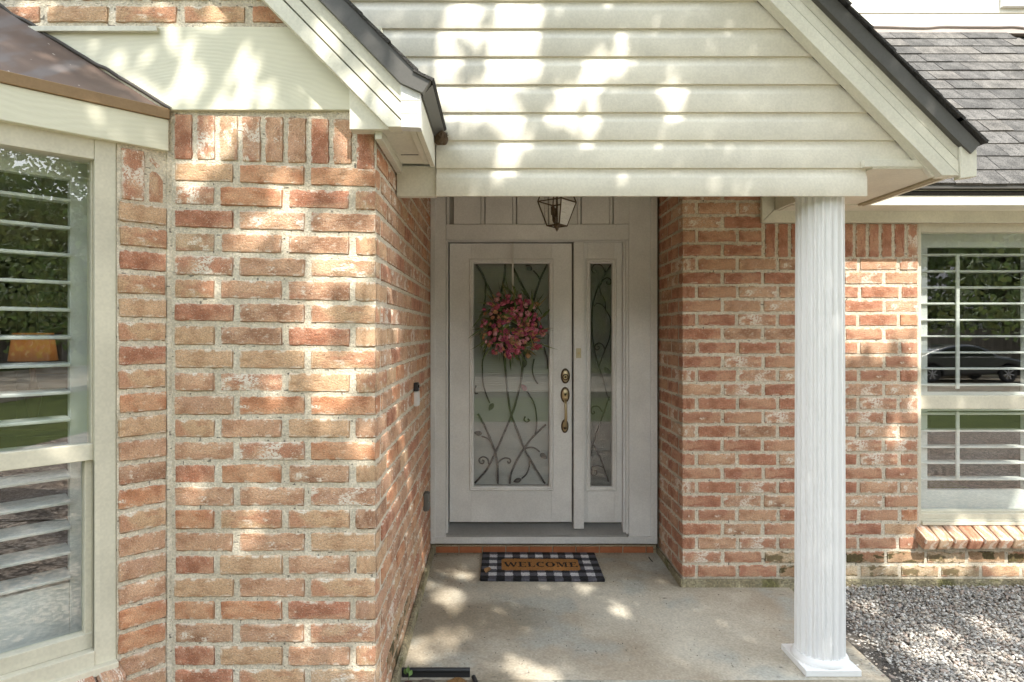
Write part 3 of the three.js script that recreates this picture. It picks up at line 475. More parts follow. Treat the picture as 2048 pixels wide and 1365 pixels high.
// ------------------------------------------------------------------ door frame, sidelight, door
const zD = -DD, px = (p) => X(p, DD), py = (p) => Y(p, DD);
{
  const f = thing('door_frame', 'white entry surround with grooved header panel and threshold', 'door frame');
  const z = zD + 0.02;
  mesh('side_board', bx(px(863), px(892), py(1086), 2.62, zD - 0.1, z, 0.003), doorWhite, f);
  mesh('side_board', bx(px(1257), px(1311), py(1072), 2.62, zD - 0.1, z - 0.004, 0.003), doorWhite, f);
  mesh('edge_trim', bx(px(1300), px(1313), py(1086), 2.62, zD - 0.05, z + 0.012, 0.003), doorWhite, f);
  mesh('edge_trim', bx(px(861.5), px(871), py(1086), 2.62, zD - 0.05, z + 0.012, 0.003), doorWhite, f);
  mesh('header_board', bx(px(892.5), px(1256.5), py(481), py(450), zD - 0.1, z + 0.003, 0.003), doorWhite, f);
  const cuts = [892.5, 907, 970, 1033, 1097, 1162, 1226, 1284, 1299];
  for (let i = 0; i < cuts.length - 1; i++) { const a = px(cuts[i]) + 0.003, b = px(cuts[i + 1]) - 0.004; mesh('header_panel', bx(a, Math.max(a + 0.02, b - 0.026), py(449.3), 2.62, zD - 0.02, z - 0.005, 0.003), doorWhite, f); if (b - 0.026 > a + 0.05) mesh('groove_strip', bx(b - 0.023, b, py(449.3), 2.62, zD - 0.02, z - 0.011, 0.002), doorWhite, f); }
  mesh('panel_backing', bx(px(866), px(1308), py(450), 2.62, zD - 0.05, zD - 0.021, 0), M({ color: lin(0.42, 0.40, 0.37) }), f);
  // jamb mouldings
  const mould = (x0, x1, y0, y1, zz) => bx(x0, x1, y0, y1, zD - 0.1, zz, 0.002);
  mesh('jamb', join([mould(px(892.6), px(896.2), py(1068), py(481.4), z - 0.006), mould(px(1246), px(1251), py(1068), py(484), z - 0.012), mould(px(1251.3), px(1256.5), py(1068), py(481.4), z - 0.004), mould(px(896.4), px(1251), py(483.8), py(481.4), z - 0.008)]), doorWhite, f);
  mesh('mullion', bx(px(1147.6), px(1168), py(1058), py(484), zD - 0.1, zD + 0.006, 0.003), doorWhite, f);
  mesh('sill_board', bx(px(863), px(1311.5), py(1085.5), py(1072), zD - 0.1, zD + 0.034, 0.004), doorWhite, f);
  const th = solid([[px(893), py(1068), zD + 0.03], [px(1252), py(1068), zD + 0.03], [px(1252), py(1050), zD - 0.09], [px(893), py(1050), zD - 0.09]], [[px(893), py(1075), zD + 0.03], [px(1252), py(1075), zD + 0.03], [px(1252), py(1075), zD - 0.09], [px(893), py(1075), zD - 0.09]]);
  mesh('threshold', th, M({ color: lin(0.40, 0.395, 0.38), roughness: 0.5, metalness: 0.4, map: speck }), f);
  // sidelight
  const gx0 = px(1183), gx1 = px(1225), gy0 = py(975), gy1 = py(527), sz = zD - 0.028;
  const sl = mesh('sidelight', join([bx(px(1168), gx0 - 0.02, py(1048), py(484), sz - 0.04, sz), bx(gx1 + 0.02, px(1246), py(1048), py(484), sz - 0.04, sz), bx(gx0 - 0.02, gx1 + 0.02, py(1048), gy0 - 0.02, sz - 0.04, sz, 0.001), bx(gx0 - 0.02, gx1 + 0.02, gy1 + 0.02, py(484), sz - 0.04, sz, 0.001)]), doorWhite, f);
  mesh('glass_moulding', frameRing(gx0, gx1, gy0, gy1, sz), doorWhite, sl);
  mesh('pane', new THREE.PlaneGeometry(gx1 - gx0, gy1 - gy0).translate((gx0 + gx1) / 2, (gy0 + gy1) / 2, sz - 0.006), doorGlass, sl);
  const T = (x, y) => [930 + x / 5.461, 510 + y / 5.461], Bm = (x, y) => [930 + x / 5.461, 740 + y / 5.461];
  const S = (list, fn, r = 0.0055) => mesh('scroll', tube(list.map(([x, y]) => { const [a, b] = fn(x, y); return new THREE.Vector3(clamp(px(a), gx0 + 0.004, gx1 - 0.004), py(b), sz - 0.018); }), r, list.length * 6, 5), iron, sl);
  S([[1605, 105], [1550, 190], [1480, 310], [1420, 480], [1400, 640], [1398, 800], [1415, 980], [1470, 1220], [1520, 1365], [1560, 1520], [1590, 1600]], T);
  S([[1480, 330], [1490, 400], [1540, 500], [1550, 600], [1595, 680], [1605, 800], [1585, 930], [1540, 1040], [1475, 1220]], T, 0.0045);
  S([[1550, 190], [1500, 110], [1440, 95], [1400, 130], [1405, 180], [1440, 190], [1455, 170], [1430, 160]], T, 0.0045);
  S([[1540, 1030], [1510, 980], [1470, 965], [1435, 990], [1435, 1030], [1465, 1040], [1480, 1010], [1460, 1005]], T, 0.0045);
  S([[1490, 330], [1520, 270], [1570, 245], [1610, 270], [1600, 315], [1560, 310], [1565, 280]], T, 0.0045);
  S([[1550, 590], [1500, 540], [1450, 530], [1420, 560]], T, 0.0045);
  S([[1590, 300], [1560, 380], [1540, 450], [1500, 560], [1450, 700], [1400, 860], [1390, 960]], Bm);
  S([[1515, 470], [1470, 410], [1410, 410], [1390, 450], [1400, 490], [1430, 480], [1415, 460]], Bm, 0.0045);
  S([[1400, 800], [1440, 880], [1490, 980], [1540, 1120], [1580, 1240]], Bm);
  S([[1530, 1090], [1480, 1065], [1410, 1070], [1390, 1110], [1395, 1160], [1440, 1165], [1450, 1125], [1425, 1120]], Bm, 0.0045);
  leafPlate(sl, px(Bm(1570, 20)[0]), py(Bm(1570, 20)[1]), sz - 0.018, 0.6, 1);
  mesh('frosted_backing', new THREE.PlaneGeometry(gx1 - gx0, gy1 - gy0).translate((gx0 + gx1) / 2, (gy0 + gy1) / 2, sz - 0.03), new THREE.MeshPhysicalMaterial({ color: lin(0.6, 0.62, 0.58), transmission: 0.75, roughness: 0.55, thickness: 0, bumpMap: mortarBump, bumpScale: 0.01 }), sl);
  const db = mesh('bell_plate', bx(px(1152), px(1162), py(716.5), py(697), zD + 0.0062, zD + 0.012, 0.002), M({ color: lin(0.50, 0.44, 0.30), roughness: 0.4, metalness: 0.3 }), f);
  mesh('bell_button', new THREE.CylinderGeometry(0.009, 0.01, 0.006, 20).rotateX(Math.PI / 2).translate(px(1157), py(707), zD + 0.0145), brass, db);
}
function frameRing(x0, x1, y0, y1, z) {
  const w = 0.036, prof = [[0, -0.012], [0.006, 0.004], [0.014, 0.008], [0.022, 0.005], [0.028, 0.009], [w, 0.003], [w, -0.004]], gs = [];
  const ring = prof.map(([o, h]) => [[x0 - o, y0 - o], [x1 + o, y0 - o], [x1 + o, y1 + o], [x0 - o, y1 + o]].map(([x, y]) => [x, y, z + h]));
  const pos = []; for (let i = 0; i < ring.length - 1; i++) for (let k = 0; k < 4; k++) { const a = ring[i][k], b = ring[i][(k + 1) % 4], c = ring[i + 1][(k + 1) % 4], d = ring[i + 1][k]; pos.push(...a, ...c, ...b, ...a, ...d, ...c); }
  const g = new THREE.BufferGeometry(); g.setAttribute('position', new THREE.Float32BufferAttribute(pos, 3)); g.computeVertexNormals(); return metricUV(g);
}
function leafPlate(parent, x, y, z, rot, s = 1, mat = iron) {
  const sh = new THREE.Shape(); sh.moveTo(0, -0.026 * s); sh.bezierCurveTo(0.022 * s, -0.018 * s, 0.022 * s, 0.012 * s, 0, 0.034 * s); sh.bezierCurveTo(-0.022 * s, 0.012 * s, -0.022 * s, -0.018 * s, 0, -0.026 * s);
  const g = new THREE.ExtrudeGeometry(sh, { depth: 0.003, bevelEnabled: true, bevelSize: 0.002, bevelThickness: 0.003, bevelSegments: 1, curveSegments: 8 }); g.rotateZ(rot); g.translate(x, y, z - 0.002); return mesh('iron_leaf', g, mat, parent);
}
{
  const d = thing('front_door', 'white front door with wrought iron vine glass and brass handle set', 'door');
  const x0 = px(898.5), x1 = px(1145), y0 = py(1047), y1 = py(486), gx0 = px(948), gx1 = px(1098), gy0 = py(974), gy1 = py(527), z = zD - 0.026;
  mesh('panel', join([bx(x0, gx0 - 0.02, y0, y1, z - 0.045, z), bx(gx1 + 0.02, x1, y0, y1, z - 0.045, z), bx(gx0 - 0.02, gx1 + 0.02, y0, gy0 - 0.02, z - 0.045, z, 0.001), bx(gx0 - 0.02, gx1 + 0.02, gy1 + 0.02, y1, z - 0.045, z, 0.001)]), doorWhite, d);
  mesh('glass_moulding', frameRing(gx0, gx1, gy0, gy1, z), doorWhite, d);
  mesh('pane', new THREE.PlaneGeometry(gx1 - gx0, gy1 - gy0).translate((gx0 + gx1) / 2, (gy0 + gy1) / 2, z - 0.006), doorGlass, d);
  const iz = z - 0.02, T = (x, y) => [930 + x / 5.461, 510 + y / 5.461], Bm = (x, y) => [930 + x / 5.461, 740 + y / 5.461];
  const S = (list, fn, r = 0.0075) => mesh('scroll', tube(list.map(([x, y]) => { const [a, b] = fn(x, y); return new THREE.Vector3(clamp(px(a), gx0 + 0.004, gx1 - 0.004), clamp(py(b), gy0 + 0.003, gy1 - 0.003), iz); }), r, list.length * 7, 5), iron, d);
  S([[120, 95], [180, 190], [225, 290], [275, 390], [330, 520], [380, 700], [410, 900], [430, 1140], [448, 1300], [455, 1406], [480, 1606], [505, 1746], [580, 1946], [650, 2126], [760, 2326], [880, 2516]], T);
  S([[440, 95], [430, 250], [400, 380], [385, 480]], T); S([[510, 95], [570, 220], [650, 370], [690, 440], [720, 560]], T); S([[905, 100], [840, 230], [790, 370], [760, 470], [720, 620], [690, 800], [660, 1000], [640, 1180], [620, 1350], [600, 1456], [545, 1656], [505, 1776], [420, 1976], [330, 2176], [240, 2356], [95, 2512]], T);
  S([[890, 610], [760, 730], [650, 870], [560, 1020], [505, 1150], [490, 1262]], Bm); S([[140, 490], [230, 660], [300, 830], [335, 930], [358, 1100], [358, 1262]], Bm);
  const t = 0.0054;
  S([[225, 1040], [190, 1180], [190, 1256], [195, 1386], [225, 1516], [270, 1626]], T, t); S([[760, 1140], [740, 1256], [760, 1346], [800, 1416]], T, t); S([[870, 1010], [905, 1150], [910, 1250]], T, t); S([[225, 300], [218, 480], [200, 560]], T, t);
  S([[680, 235], [760, 380], [785, 520], [785, 640], [765, 720]], Bm, t); S([[180, 735], [240, 760], [290, 810]], Bm, t); S([[258, 1045], [245, 990], [200, 965], [155, 990], [160, 1030], [195, 1040], [205, 1010], [185, 1000]], Bm, t);
  S([[358, 1040], [390, 1000], [440, 978], [490, 990], [500, 1015], [480, 1035], [465, 1015]], Bm, t); S([[650, 885], [700, 860], [770, 870], [820, 910]], Bm, t); S([[710, 1010], [705, 1080], [670, 1160], [620, 1205]], Bm, t); S([[660, 520], [650, 560], [680, 580], [705, 565], [690, 545]], Bm, t); S([[750, 165], [800, 220], [820, 265]], T, t); S([[120, 180], [95, 220], [110, 265], [140, 265]], Bm, t);
  const plum = M({ color: lin(0.16, 0.03, 0.07), roughness: 0.5 });
  for (const [x, y, fn, rot, m] of [[288, 410, Bm, 2.6], [650, 205, Bm, 0.7, plum], [145, 705, Bm, 1.4], [860, 955, Bm, -2.2], [580, 1225, Bm, 1.9], [705, 135, T, 0.9], [655, 1190, T, 2.9]]) { const [a, b] = fn(x, y); leafPlate(d, px(a), py(b), iz, rot, 0.95, m || iron); }
  { // fine blind behind the ironwork
    const gs = [], n = 122; for (let i = 0; i < n; i++) { const y = gy0 + (i + 0.5) / n * (gy1 - gy0), g = new THREE.BoxGeometry(gx1 - gx0, 0.0006, 0.0135); g.rotateX(0.95); g.translate((gx0 + gx1) / 2, y, z - 0.034); gs.push(g); }
    const b = mesh('blind', join(gs), M({ color: lin(0.42, 0.425, 0.41), roughness: 0.6 }), d); b.userData.kind = 'stuff';
  }
  // handle set
  const oval = (cx, cy, rx, ry, h, mat) => { const g = new THREE.SphereGeometry(1, 28, 14); g.scale(rx, ry, h); g.translate(px(cx), py(cy), z + 0.001); return [g, mat]; };
  const p1 = mesh('deadbolt_plate', oval(1131.5, 753, 0.0335, 0.0555, 0.011)[0], bronze, d); mesh('plate_face', oval(1131.5, 753, 0.028, 0.048, 0.0145)[0], brass, p1); mesh('keyhole_ring', new THREE.TorusGeometry(0.019, 0.004, 8, 28).translate(px(1131.5), py(755), z + 0.016), bronze, p1); mesh('lock_cylinder', new THREE.CylinderGeometry(0.008, 0.009, 0.012, 16).rotateX(Math.PI / 2).translate(px(1131.5), py(755), z + 0.018), bronze, p1);
  const p2 = mesh('handle_plate', oval(1131, 791, 0.0335, 0.058, 0.011)[0], bronze, d); mesh('plate_face', oval(1131, 791, 0.028, 0.05, 0.0145)[0], brass, p2); mesh('thumb_latch', new THREE.ConeGeometry(0.015, 0.022, 3).rotateZ(Math.PI).translate(px(1131), py(791), z + 0.022), bronze, p2);
  const p3 = mesh('handle_foot', oval(1130.5, 854, 0.027, 0.05, 0.011)[0], bronze, d); mesh('plate_face', oval(1130.5, 854, 0.021, 0.043, 0.0145)[0], brass, p3); mesh('foot_boss', new THREE.SphereGeometry(0.012, 16, 12).translate(px(1130.5), py(857), z + 0.014), bronze, p3);
  const gv = (yy, zz) => new THREE.Vector3(px(1131), py(yy), z + zz); mesh('handle_grip', new THREE.TubeGeometry(new THREE.CatmullRomCurve3([gv(800, 0.008), gv(805, 0.035), gv(820, 0.05), gv(838, 0.048), gv(850, 0.03), gv(856, 0.008)]), 40, 0.0095, 10), brass, d);
}
{ // hall behind the door
  const h = thing('hallway', 'dim hallway behind the glazed front door', 'room'), m = M({ color: lin(0.42, 0.40, 0.36) }), f = M({ color: lin(0.22, 0.15, 0.09), roughness: 0.4 });
  mesh('floor', bx(-0.44, 1.2, 0.02, 0.085, -8, -4.66, 0), f, h); mesh('wall', bx(-0.5, -0.44, 0.02, 2.7, -8, -4.71, 0), m, h); mesh('wall', bx(1.2, 1.26, 0.02, 2.7, -8, -4.71, 0), m, h); mesh('wall', bx(-0.5, 1.26, 0.02, 2.7, -8.06, -8, 0), m, h); mesh('ceiling', bx(-0.5, 1.26, 2.64, 2.7, -8, -4.66, 0), m, h);
  mesh('wall', bx(-0.5, px(896), 0.02, 2.66, -4.76, -4.702, 0), m, h); mesh('wall', bx(px(1250), 1.26, 0.02, 2.66, -4.76, -4.702, 0), m, h); mesh('wall', bx(px(896), px(1250), py(484), 2.66, -4.76, -4.702, 0), m, h);
}
// ------------------------------------------------------------------ wreath
{
  const cx = px(1025.5), cy = py(651), cz = zD + 0.065, w = thing('flower_wreath', 'round pink tulip wreath with green blades hanging on the front door', 'wreath', [cx, cy, cz]);
  const base = []; for (let i = 0; i < 26; i++) { const a = i / 26 * 6.283; base.push(new THREE.Vector3(0.13 * Math.cos(a), 0.13 * Math.sin(a), -0.005)); }
  mesh('ring', tube(base, 0.05, 60, 8, true), M({ color: lin(0.055, 0.045, 0.02), roughness: 1, bumpMap: mortarBump, bumpScale: 0.03 }), w);
  mesh('hanger', bx(-0.007, 0.007, 0.17, py(487) - cy, -0.066, -0.062, 0.0005), M({ color: lin(0.55, 0.54, 0.50), roughness: 0.3 }), w);
  mesh('hanger_hook', bx(-0.008, 0.008, py(487) - cy, py(487) - cy + 0.003, -0.12, -0.06, 0.0005), M({ color: lin(0.55, 0.54, 0.50), roughness: 0.3 }), w);
  const petal = (() => { const gs = []; for (let k = 0; k < 5; k++) { const g = new THREE.SphereGeometry(1, 7, 6); g.scale(0.011, 0.023, 0.006); g.translate(0, 0.018, 0.0095); g.rotateX(0.12); g.rotateY(k * 1.257); gs.push(g); } return join(gs); })();
  const leafG = (L, W) => { const g = new THREE.PlaneGeometry(W, L, 2, 6); g.translate(0, L / 2, 0); const p = g.attributes.position; for (let i = 0; i < p.count; i++) { const t = p.getY(i) / L; p.setX(i, p.getX(i) * Math.sin(Math.PI * Math.pow(clamp(t * 0.93 + 0.05), 0.7)) * 1.1); p.setZ(i, 0.25 * L * t * t + 0.3 * Math.abs(p.getX(i))); } g.computeVertexNormals(); return g; };
  const leaves = [leafG(0.10, 0.013), leafG(0.075, 0.022), leafG(0.13, 0.009)];
  const lm = [[0.09, 0.13, 0.035], [0.14, 0.17, 0.045], [0.06, 0.09, 0.03], [0.20, 0.16, 0.06]].map(([r, g, b]) => new THREE.MeshPhysicalMaterial({ color: lin(r, g, b), roughness: 0.7, side: THREE.DoubleSide }));
  const fm = [[0.50, 0.13, 0.19], [0.56, 0.21, 0.27], [0.40, 0.08, 0.12], [0.50, 0.22, 0.13], [0.58, 0.29, 0.31], [0.38, 0.07, 0.15], [0.46, 0.26, 0.13]].map(([r, g, b]) => M({ color: lin(r, g, b), roughness: 0.6 }));
  const Q = rng(31), q2 = (a, b) => a + (b - a) * Q();
  for (let i = 0; i < 240; i++) {
    const a = q2(0, 6.283), rad = 0.13 + q2(-0.095, 0.10), dir = new THREE.Vector3(Math.cos(a) * q2(-0.3, 1.2) - 0.5 * Math.sin(a), Math.sin(a) * q2(-0.3, 1.2) + 0.5 * Math.cos(a), q2(0.1, 0.9)).normalize();
    const m = mesh('flower', petal, fm[Math.floor(Q() * fm.length)], w); m.position.set(rad * Math.cos(a), rad * Math.sin(a), 0.028 * Math.cos((rad - 0.145) * 14) + q2(0, 0.02)); m.quaternion.setFromUnitVectors(new THREE.Vector3(0, 1, 0), dir); m.scale.setScalar(q2(0.55, 0.92));
  }
  for (let i = 0; i < 290; i++) {
    const a = q2(0, 6.283), rad = 0.135 + q2(-0.1, 0.10), out = q2(-0.5, 1.6), dir = new THREE.Vector3(Math.cos(a) * out - 0.8 * Math.sin(a) * q2(0, 1), Math.sin(a) * out + 0.8 * Math.cos(a) * q2(0, 1), q2(0.05, 0.5)).normalize();
    const m = mesh('leaf', leaves[i % 3], lm[Math.floor(Q() * lm.length)], w); m.position.set(rad * Math.cos(a), rad * Math.sin(a), q2(0.0, 0.04)); m.quaternion.setFromUnitVectors(new THREE.Vector3(0, 1, 0), dir).multiply(new THREE.Quaternion().setFromAxisAngle(new THREE.Vector3(0, 1, 0), q2(0, 6.28))); m.scale.setScalar(q2(0.75, 1.15));
  }
}
// ------------------------------------------------------------------ lantern
{
  const d = 3.8, x = X(1114, d), L = thing('porch_lantern', 'bronze hanging lantern with tapered glass panes under the porch ceiling', 'lantern', [x, 0, -d], 0.12);
  const yT = Y(404, d), yB = Y(452, d), rt = 0.116, rb = 0.061, yTop = yT + 0.17;
  const c = (r, y, k) => { const a = k * Math.PI / 2; return new THREE.Vector3(r * Math.cos(a + 0.0), y, r * Math.sin(a)); };
  const bar = (a, b, r = 0.0042) => { const g = new THREE.CylinderGeometry(r, r, a.distanceTo(b), 6); g.translate(0, a.distanceTo(b) / 2, 0); g.applyQuaternion(new THREE.Quaternion().setFromUnitVectors(new THREE.Vector3(0, 1, 0), b.clone().sub(a).normalize())); g.translate(a.x, a.y, a.z); return g; };
  const bars = []; for (let k = 0; k < 4; k++) { bars.push(bar(c(rt, yT, k), c(rb, yB, k)), bar(c(rt, yT, k), c(rt, yT, k + 1)), bar(c(rb, yB, k), c(rb, yB, k + 1)), bar(c(rt, yT, k), c(0.05, yTop, k)), bar(c(0.05, yTop, k), c(0.05, yTop, k + 1)), bar(c(rb, yB, k), new THREE.Vector3(0, yB + 0.004, 0))); }
  mesh('frame', join(bars), bronze, L);
  for (let k = 0; k < 4; k++) { mesh('pane', quadGeo([c(rt, yT, k), c(rt, yT, k + 1), c(rb, yB, k + 1), c(rb, yB, k)].map((v) => v.toArray())), k === 0 ? seedGlassSkyWhite : lampGlass, L); mesh('pane', quadGeo([c(0.05, yTop, k), c(0.05, yTop, k + 1), c(rt, yT, k + 1), c(rt, yT, k)].map((v) => v.toArray())), lampGlass, L); }
  mesh('finial', lathe([[0, yB - 0.036], [0.008, yB - 0.022], [0.013, yB - 0.008], [0.016, yB + 0.002], [0.02, yB + 0.006], [0, yB + 0.01]], 16), bronze, L);
  mesh('stem', bar(new THREE.Vector3(0, yB, 0), new THREE.Vector3(0, 2.606, 0), 0.006), bronze, L);
  for (const a of [0.4, 2.6, 4.6]) { const o = (r, y) => new THREE.Vector3(r * Math.cos(a), y, r * Math.sin(a)); mesh('arm', tube([o(0.004, yB + 0.015), o(0.028, yB + 0.02), o(0.034, yB + 0.06)], 0.004, 12, 6), bronze, L); mesh('candle_socket', new THREE.CylinderGeometry(0.012, 0.010, 0.05, 12).translate(0.034 * Math.cos(a), yB + 0.085, 0.034 * Math.sin(a)), bronze, L); }
  mesh('canopy', lathe([[0, 2.58], [0.05, 2.585], [0.06, 2.604], [0, 2.604]], 20), bronze, L);
}
// ------------------------------------------------------------------ column
{
  const cx = 1.583, cz = -3.125, c = thing('porch_column', 'white fluted round column on a square plinth', 'column', [cx, 0, cz]);
  const N = 20, sub = 16, pts = []; for (let i = 0; i < N * sub; i++) { const a = i / (N * sub) * 6.2832, t = (i % sub) / sub, k = t < 0.22 ? 0 : Math.pow(Math.sin((t - 0.22) / 0.78 * Math.PI), 0.7); pts.push([Math.cos(a), Math.sin(a), k]); }
  const rows = 14, pos = [], idx = [], yb = 0.035, yt = 2.28; for (let j = 0; j <= rows; j++) { const t = j / rows, r = mix(0.1135, 0.1085, t); for (const [x, z, k] of pts) pos.push(x * (r - 0.0145 * k), mix(yb, yt, t), z * (r - 0.0145 * k)); }
  const n = pts.length; for (let j = 0; j < rows; j++) for (let i = 0; i < n; i++) { const a = j * n + i, b = j * n + (i + 1) % n; idx.push(a, a + n, b, b, a + n, b + n); }
  const g = new THREE.BufferGeometry(); g.setAttribute('position', new THREE.Float32BufferAttribute(pos, 3)); g.setIndex(idx); mesh('shaft', metricUV(toCreasedNormals(g, 0.45)), columnWhite, c);
  const s = slabY(-cz); mesh('plinth', bx(-0.131, 0.131, s, s + 0.03, -0.131, 0.131, 0.003), columnWhite, c);
  mesh('base_ring', lathe([[0.128, s + 0.03], [0.129, s + 0.036], [0.127, s + 0.046], [0.121, s + 0.056], [0.117, s + 0.062], [0.1135, s + 0.063], [0.10, s + 0.062]], 48), columnWhite, c);
  mesh('capital', lathe([[0.10, 2.25], [0.115, 2.255], [0.118, 2.275], [0.10, 2.278]], 40), columnWhite, c);
}
// ------------------------------------------------------------------ right window and shutter
{
  const zf = -DR - 0.02, y0 = WY0, top = Y(462.5, DR), r0 = Y(820, DR), r1 = Y(793, DR), bot = Y(1031, DR), gl = X(1847.5, DR);
  const w = thing('sash_window', 'white framed sash window above the rowlock brick sill', 'window');
  mesh('frame', join([bx(WX0, gl, y0, WY1, zf - 0.11, zf, 0.003), bx(WX1 - 0.04, WX1, y0, WY1, zf - 0.11, zf, 0.003), bx(gl, WX1 - 0.04, top, WY1, zf - 0.11, zf - 0.001, 0.003), bx(gl, WX1 - 0.04, y0, y0 + 0.02, zf - 0.11, zf + 0.015, 0.003), bx(gl, WX1 - 0.04, y0 + 0.02, y0 + 0.032, zf - 0.11, zf + 0.002, 0.002), bx(gl, WX1 - 0.04, y0 + 0.032, bot, zf - 0.11, zf - 0.012, 0.003)]), almond, w);
  const us = mesh('upper_sash', bx(gl, WX1 - 0.04, r0, r1, zf - 0.06, zf - 0.014, 0.004), almond, w); mesh('pane', new THREE.PlaneGeometry(WX1 - 0.04 - gl, top - r1).translate((WX1 - 0.04 + gl) / 2, (top + r1) / 2, zf - 0.04), glass, us);
  const ls = mesh('lower_sash', join([bx(gl, gl + 0.012, bot, r0, zf - 0.08, zf - 0.03, 0.002), bx(gl, WX1 - 0.04, bot, bot + 0.014, zf - 0.08, zf - 0.03, 0.002)]), almond, w); mesh('pane', new THREE.PlaneGeometry(WX1 - 0.04 - gl, r0 - bot).translate((WX1 - 0.04 + gl) / 2, (r0 + bot) / 2, zf - 0.06), glass, ls);
  const s = thing('plantation_shutter', 'white shutter with thin open louvers inside the sash window', 'shutter'), z = zf - 0.16, d = -z, q = (p) => Y(p, d);
  mesh('frame', join([bx(WX0 - 0.02, X(1848, d) + 0.012, y0 - 0.05, WY1, z - 0.02, z + 0.02), bx(WX0, WX1, q(496), q(455), z - 0.0195, z + 0.0195), bx(WX0, WX1, y0 - 0.05, q(979), z - 0.0195, z + 0.0195), bx(WX0, WX1, q(822), q(784), z - 0.0195, z + 0.0195), bx(3.46, 3.56, y0, WY1, z - 0.021, z + 0.021)]), shutterWhite, s);
  const lv = (p) => { const l = mesh('louver', bx(WX0 + 0.02, 3.46, -0.006, 0.006, -0.042, 0.042, 0.0055, 2), shutterWhite, s); l.position.set(0, q(p), z); };
  for (const p of [511, 543.7, 575.7, 608, 640.6, 673, 705.3, 737.5, 769.8, 827, 860.6, 893, 924.5, 957]) lv(p);
  mesh('tilt_rod', bx(X(1912.5, d - 0.05), X(1919.5, d - 0.05), q(777), q(512), z + 0.043, z + 0.055), shutterWhite, s); mesh('tilt_rod', bx(X(1912.5, d - 0.05), X(1919.5, d - 0.05), q(955), q(822), z + 0.043, z + 0.055), shutterWhite, s);
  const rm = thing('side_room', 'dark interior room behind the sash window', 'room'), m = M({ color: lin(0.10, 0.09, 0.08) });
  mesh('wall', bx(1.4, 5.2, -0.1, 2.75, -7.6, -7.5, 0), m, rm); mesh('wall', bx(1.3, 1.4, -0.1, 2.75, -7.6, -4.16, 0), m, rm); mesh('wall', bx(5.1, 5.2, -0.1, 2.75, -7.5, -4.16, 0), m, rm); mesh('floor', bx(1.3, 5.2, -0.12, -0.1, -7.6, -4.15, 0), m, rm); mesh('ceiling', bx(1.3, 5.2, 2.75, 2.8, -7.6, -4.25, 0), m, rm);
}
// ------------------------------------------------------------------ left room behind the bay
{
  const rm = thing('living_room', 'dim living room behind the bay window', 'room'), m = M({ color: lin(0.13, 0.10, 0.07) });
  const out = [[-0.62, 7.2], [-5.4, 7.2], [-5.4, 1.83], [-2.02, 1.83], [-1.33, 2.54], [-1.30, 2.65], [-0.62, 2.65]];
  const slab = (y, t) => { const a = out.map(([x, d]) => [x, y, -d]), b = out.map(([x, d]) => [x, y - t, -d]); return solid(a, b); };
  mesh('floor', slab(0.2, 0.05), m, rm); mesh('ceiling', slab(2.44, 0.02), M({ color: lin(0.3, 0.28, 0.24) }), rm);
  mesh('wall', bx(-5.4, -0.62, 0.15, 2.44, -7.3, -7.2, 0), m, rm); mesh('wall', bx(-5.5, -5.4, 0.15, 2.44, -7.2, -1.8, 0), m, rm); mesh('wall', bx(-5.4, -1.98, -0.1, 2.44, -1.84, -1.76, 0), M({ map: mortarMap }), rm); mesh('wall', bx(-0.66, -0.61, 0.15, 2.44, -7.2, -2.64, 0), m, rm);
  const lx = X(66, 5.2), lamp = thing('table_lamp', 'table lamp with warm tan drum shade seen through the bay window', 'lamp', [lx, 0, -5.2]);
  const shade = new THREE.MeshPhysicalMaterial({ color: lin(0.40, 0.23, 0.10), transmission: 0.4, thickness: 0, roughness: 1, side: THREE.DoubleSide });
  mesh('shade', new THREE.CylinderGeometry(0.14, 0.17, 0.225, 32, 1, true).translate(0, Y(694, 5.2), 0), shade, lamp);
  mesh('base', lathe([[0.0, 0.83], [0.09, 0.84], [0.09, 0.86], [0.03, 0.9], [0.06, 1.05], [0.02, 1.2], [0.015, 1.4], [0, 1.4]], 20), M({ color: lin(0.2, 0.12, 0.06), roughness: 0.4 }), lamp);
  const pl = new THREE.PointLight(lin(1, 0.72, 0.42), 0.03, 0, 2); pl.position.set(0, Y(694, 5.2), 0); lamp.add(pl); pl.castShadow = true;
  const t = thing('side_table', 'dark wooden side table carrying the lamp', 'table', [lx, 0.2, -5.2]); mesh('top', bx(-0.5, 0.5, 0.58, 0.63, -0.25, 0.25, 0.006), M({ color: lin(0.09, 0.05, 0.03), roughness: 0.4 }), t); for (const a of [-0.46, 0.46]) for (const b of [-0.2, 0.2]) mesh('leg', bx(a - 0.025, a + 0.025, 0, 0.58, b - 0.025, b + 0.025), M({ color: lin(0.09, 0.05, 0.03) }), t);
  const f = thing('picture_frame', 'brown framed dark mirror on the living room wall', 'mirror', [X(125, 7.15), Y(650, 7.15), -7.18]); mesh('frame', join([bx(-0.36, -0.28, -0.55, 0.45, 0, 0.05), bx(0.28, 0.36, -0.55, 0.45, 0, 0.05), bx(-0.28, 0.28, 0.37, 0.45, 0, 0.05), bx(-0.28, 0.28, -0.55, -0.47, 0, 0.05)]), M({ color: lin(0.30, 0.19, 0.09) }), f); mesh('mirror_panel', bx(-0.28, 0.28, -0.47, 0.37, 0.005, 0.02, 0), M({ color: lin(0.015, 0.016, 0.02), roughness: 0.3 }), f);
}
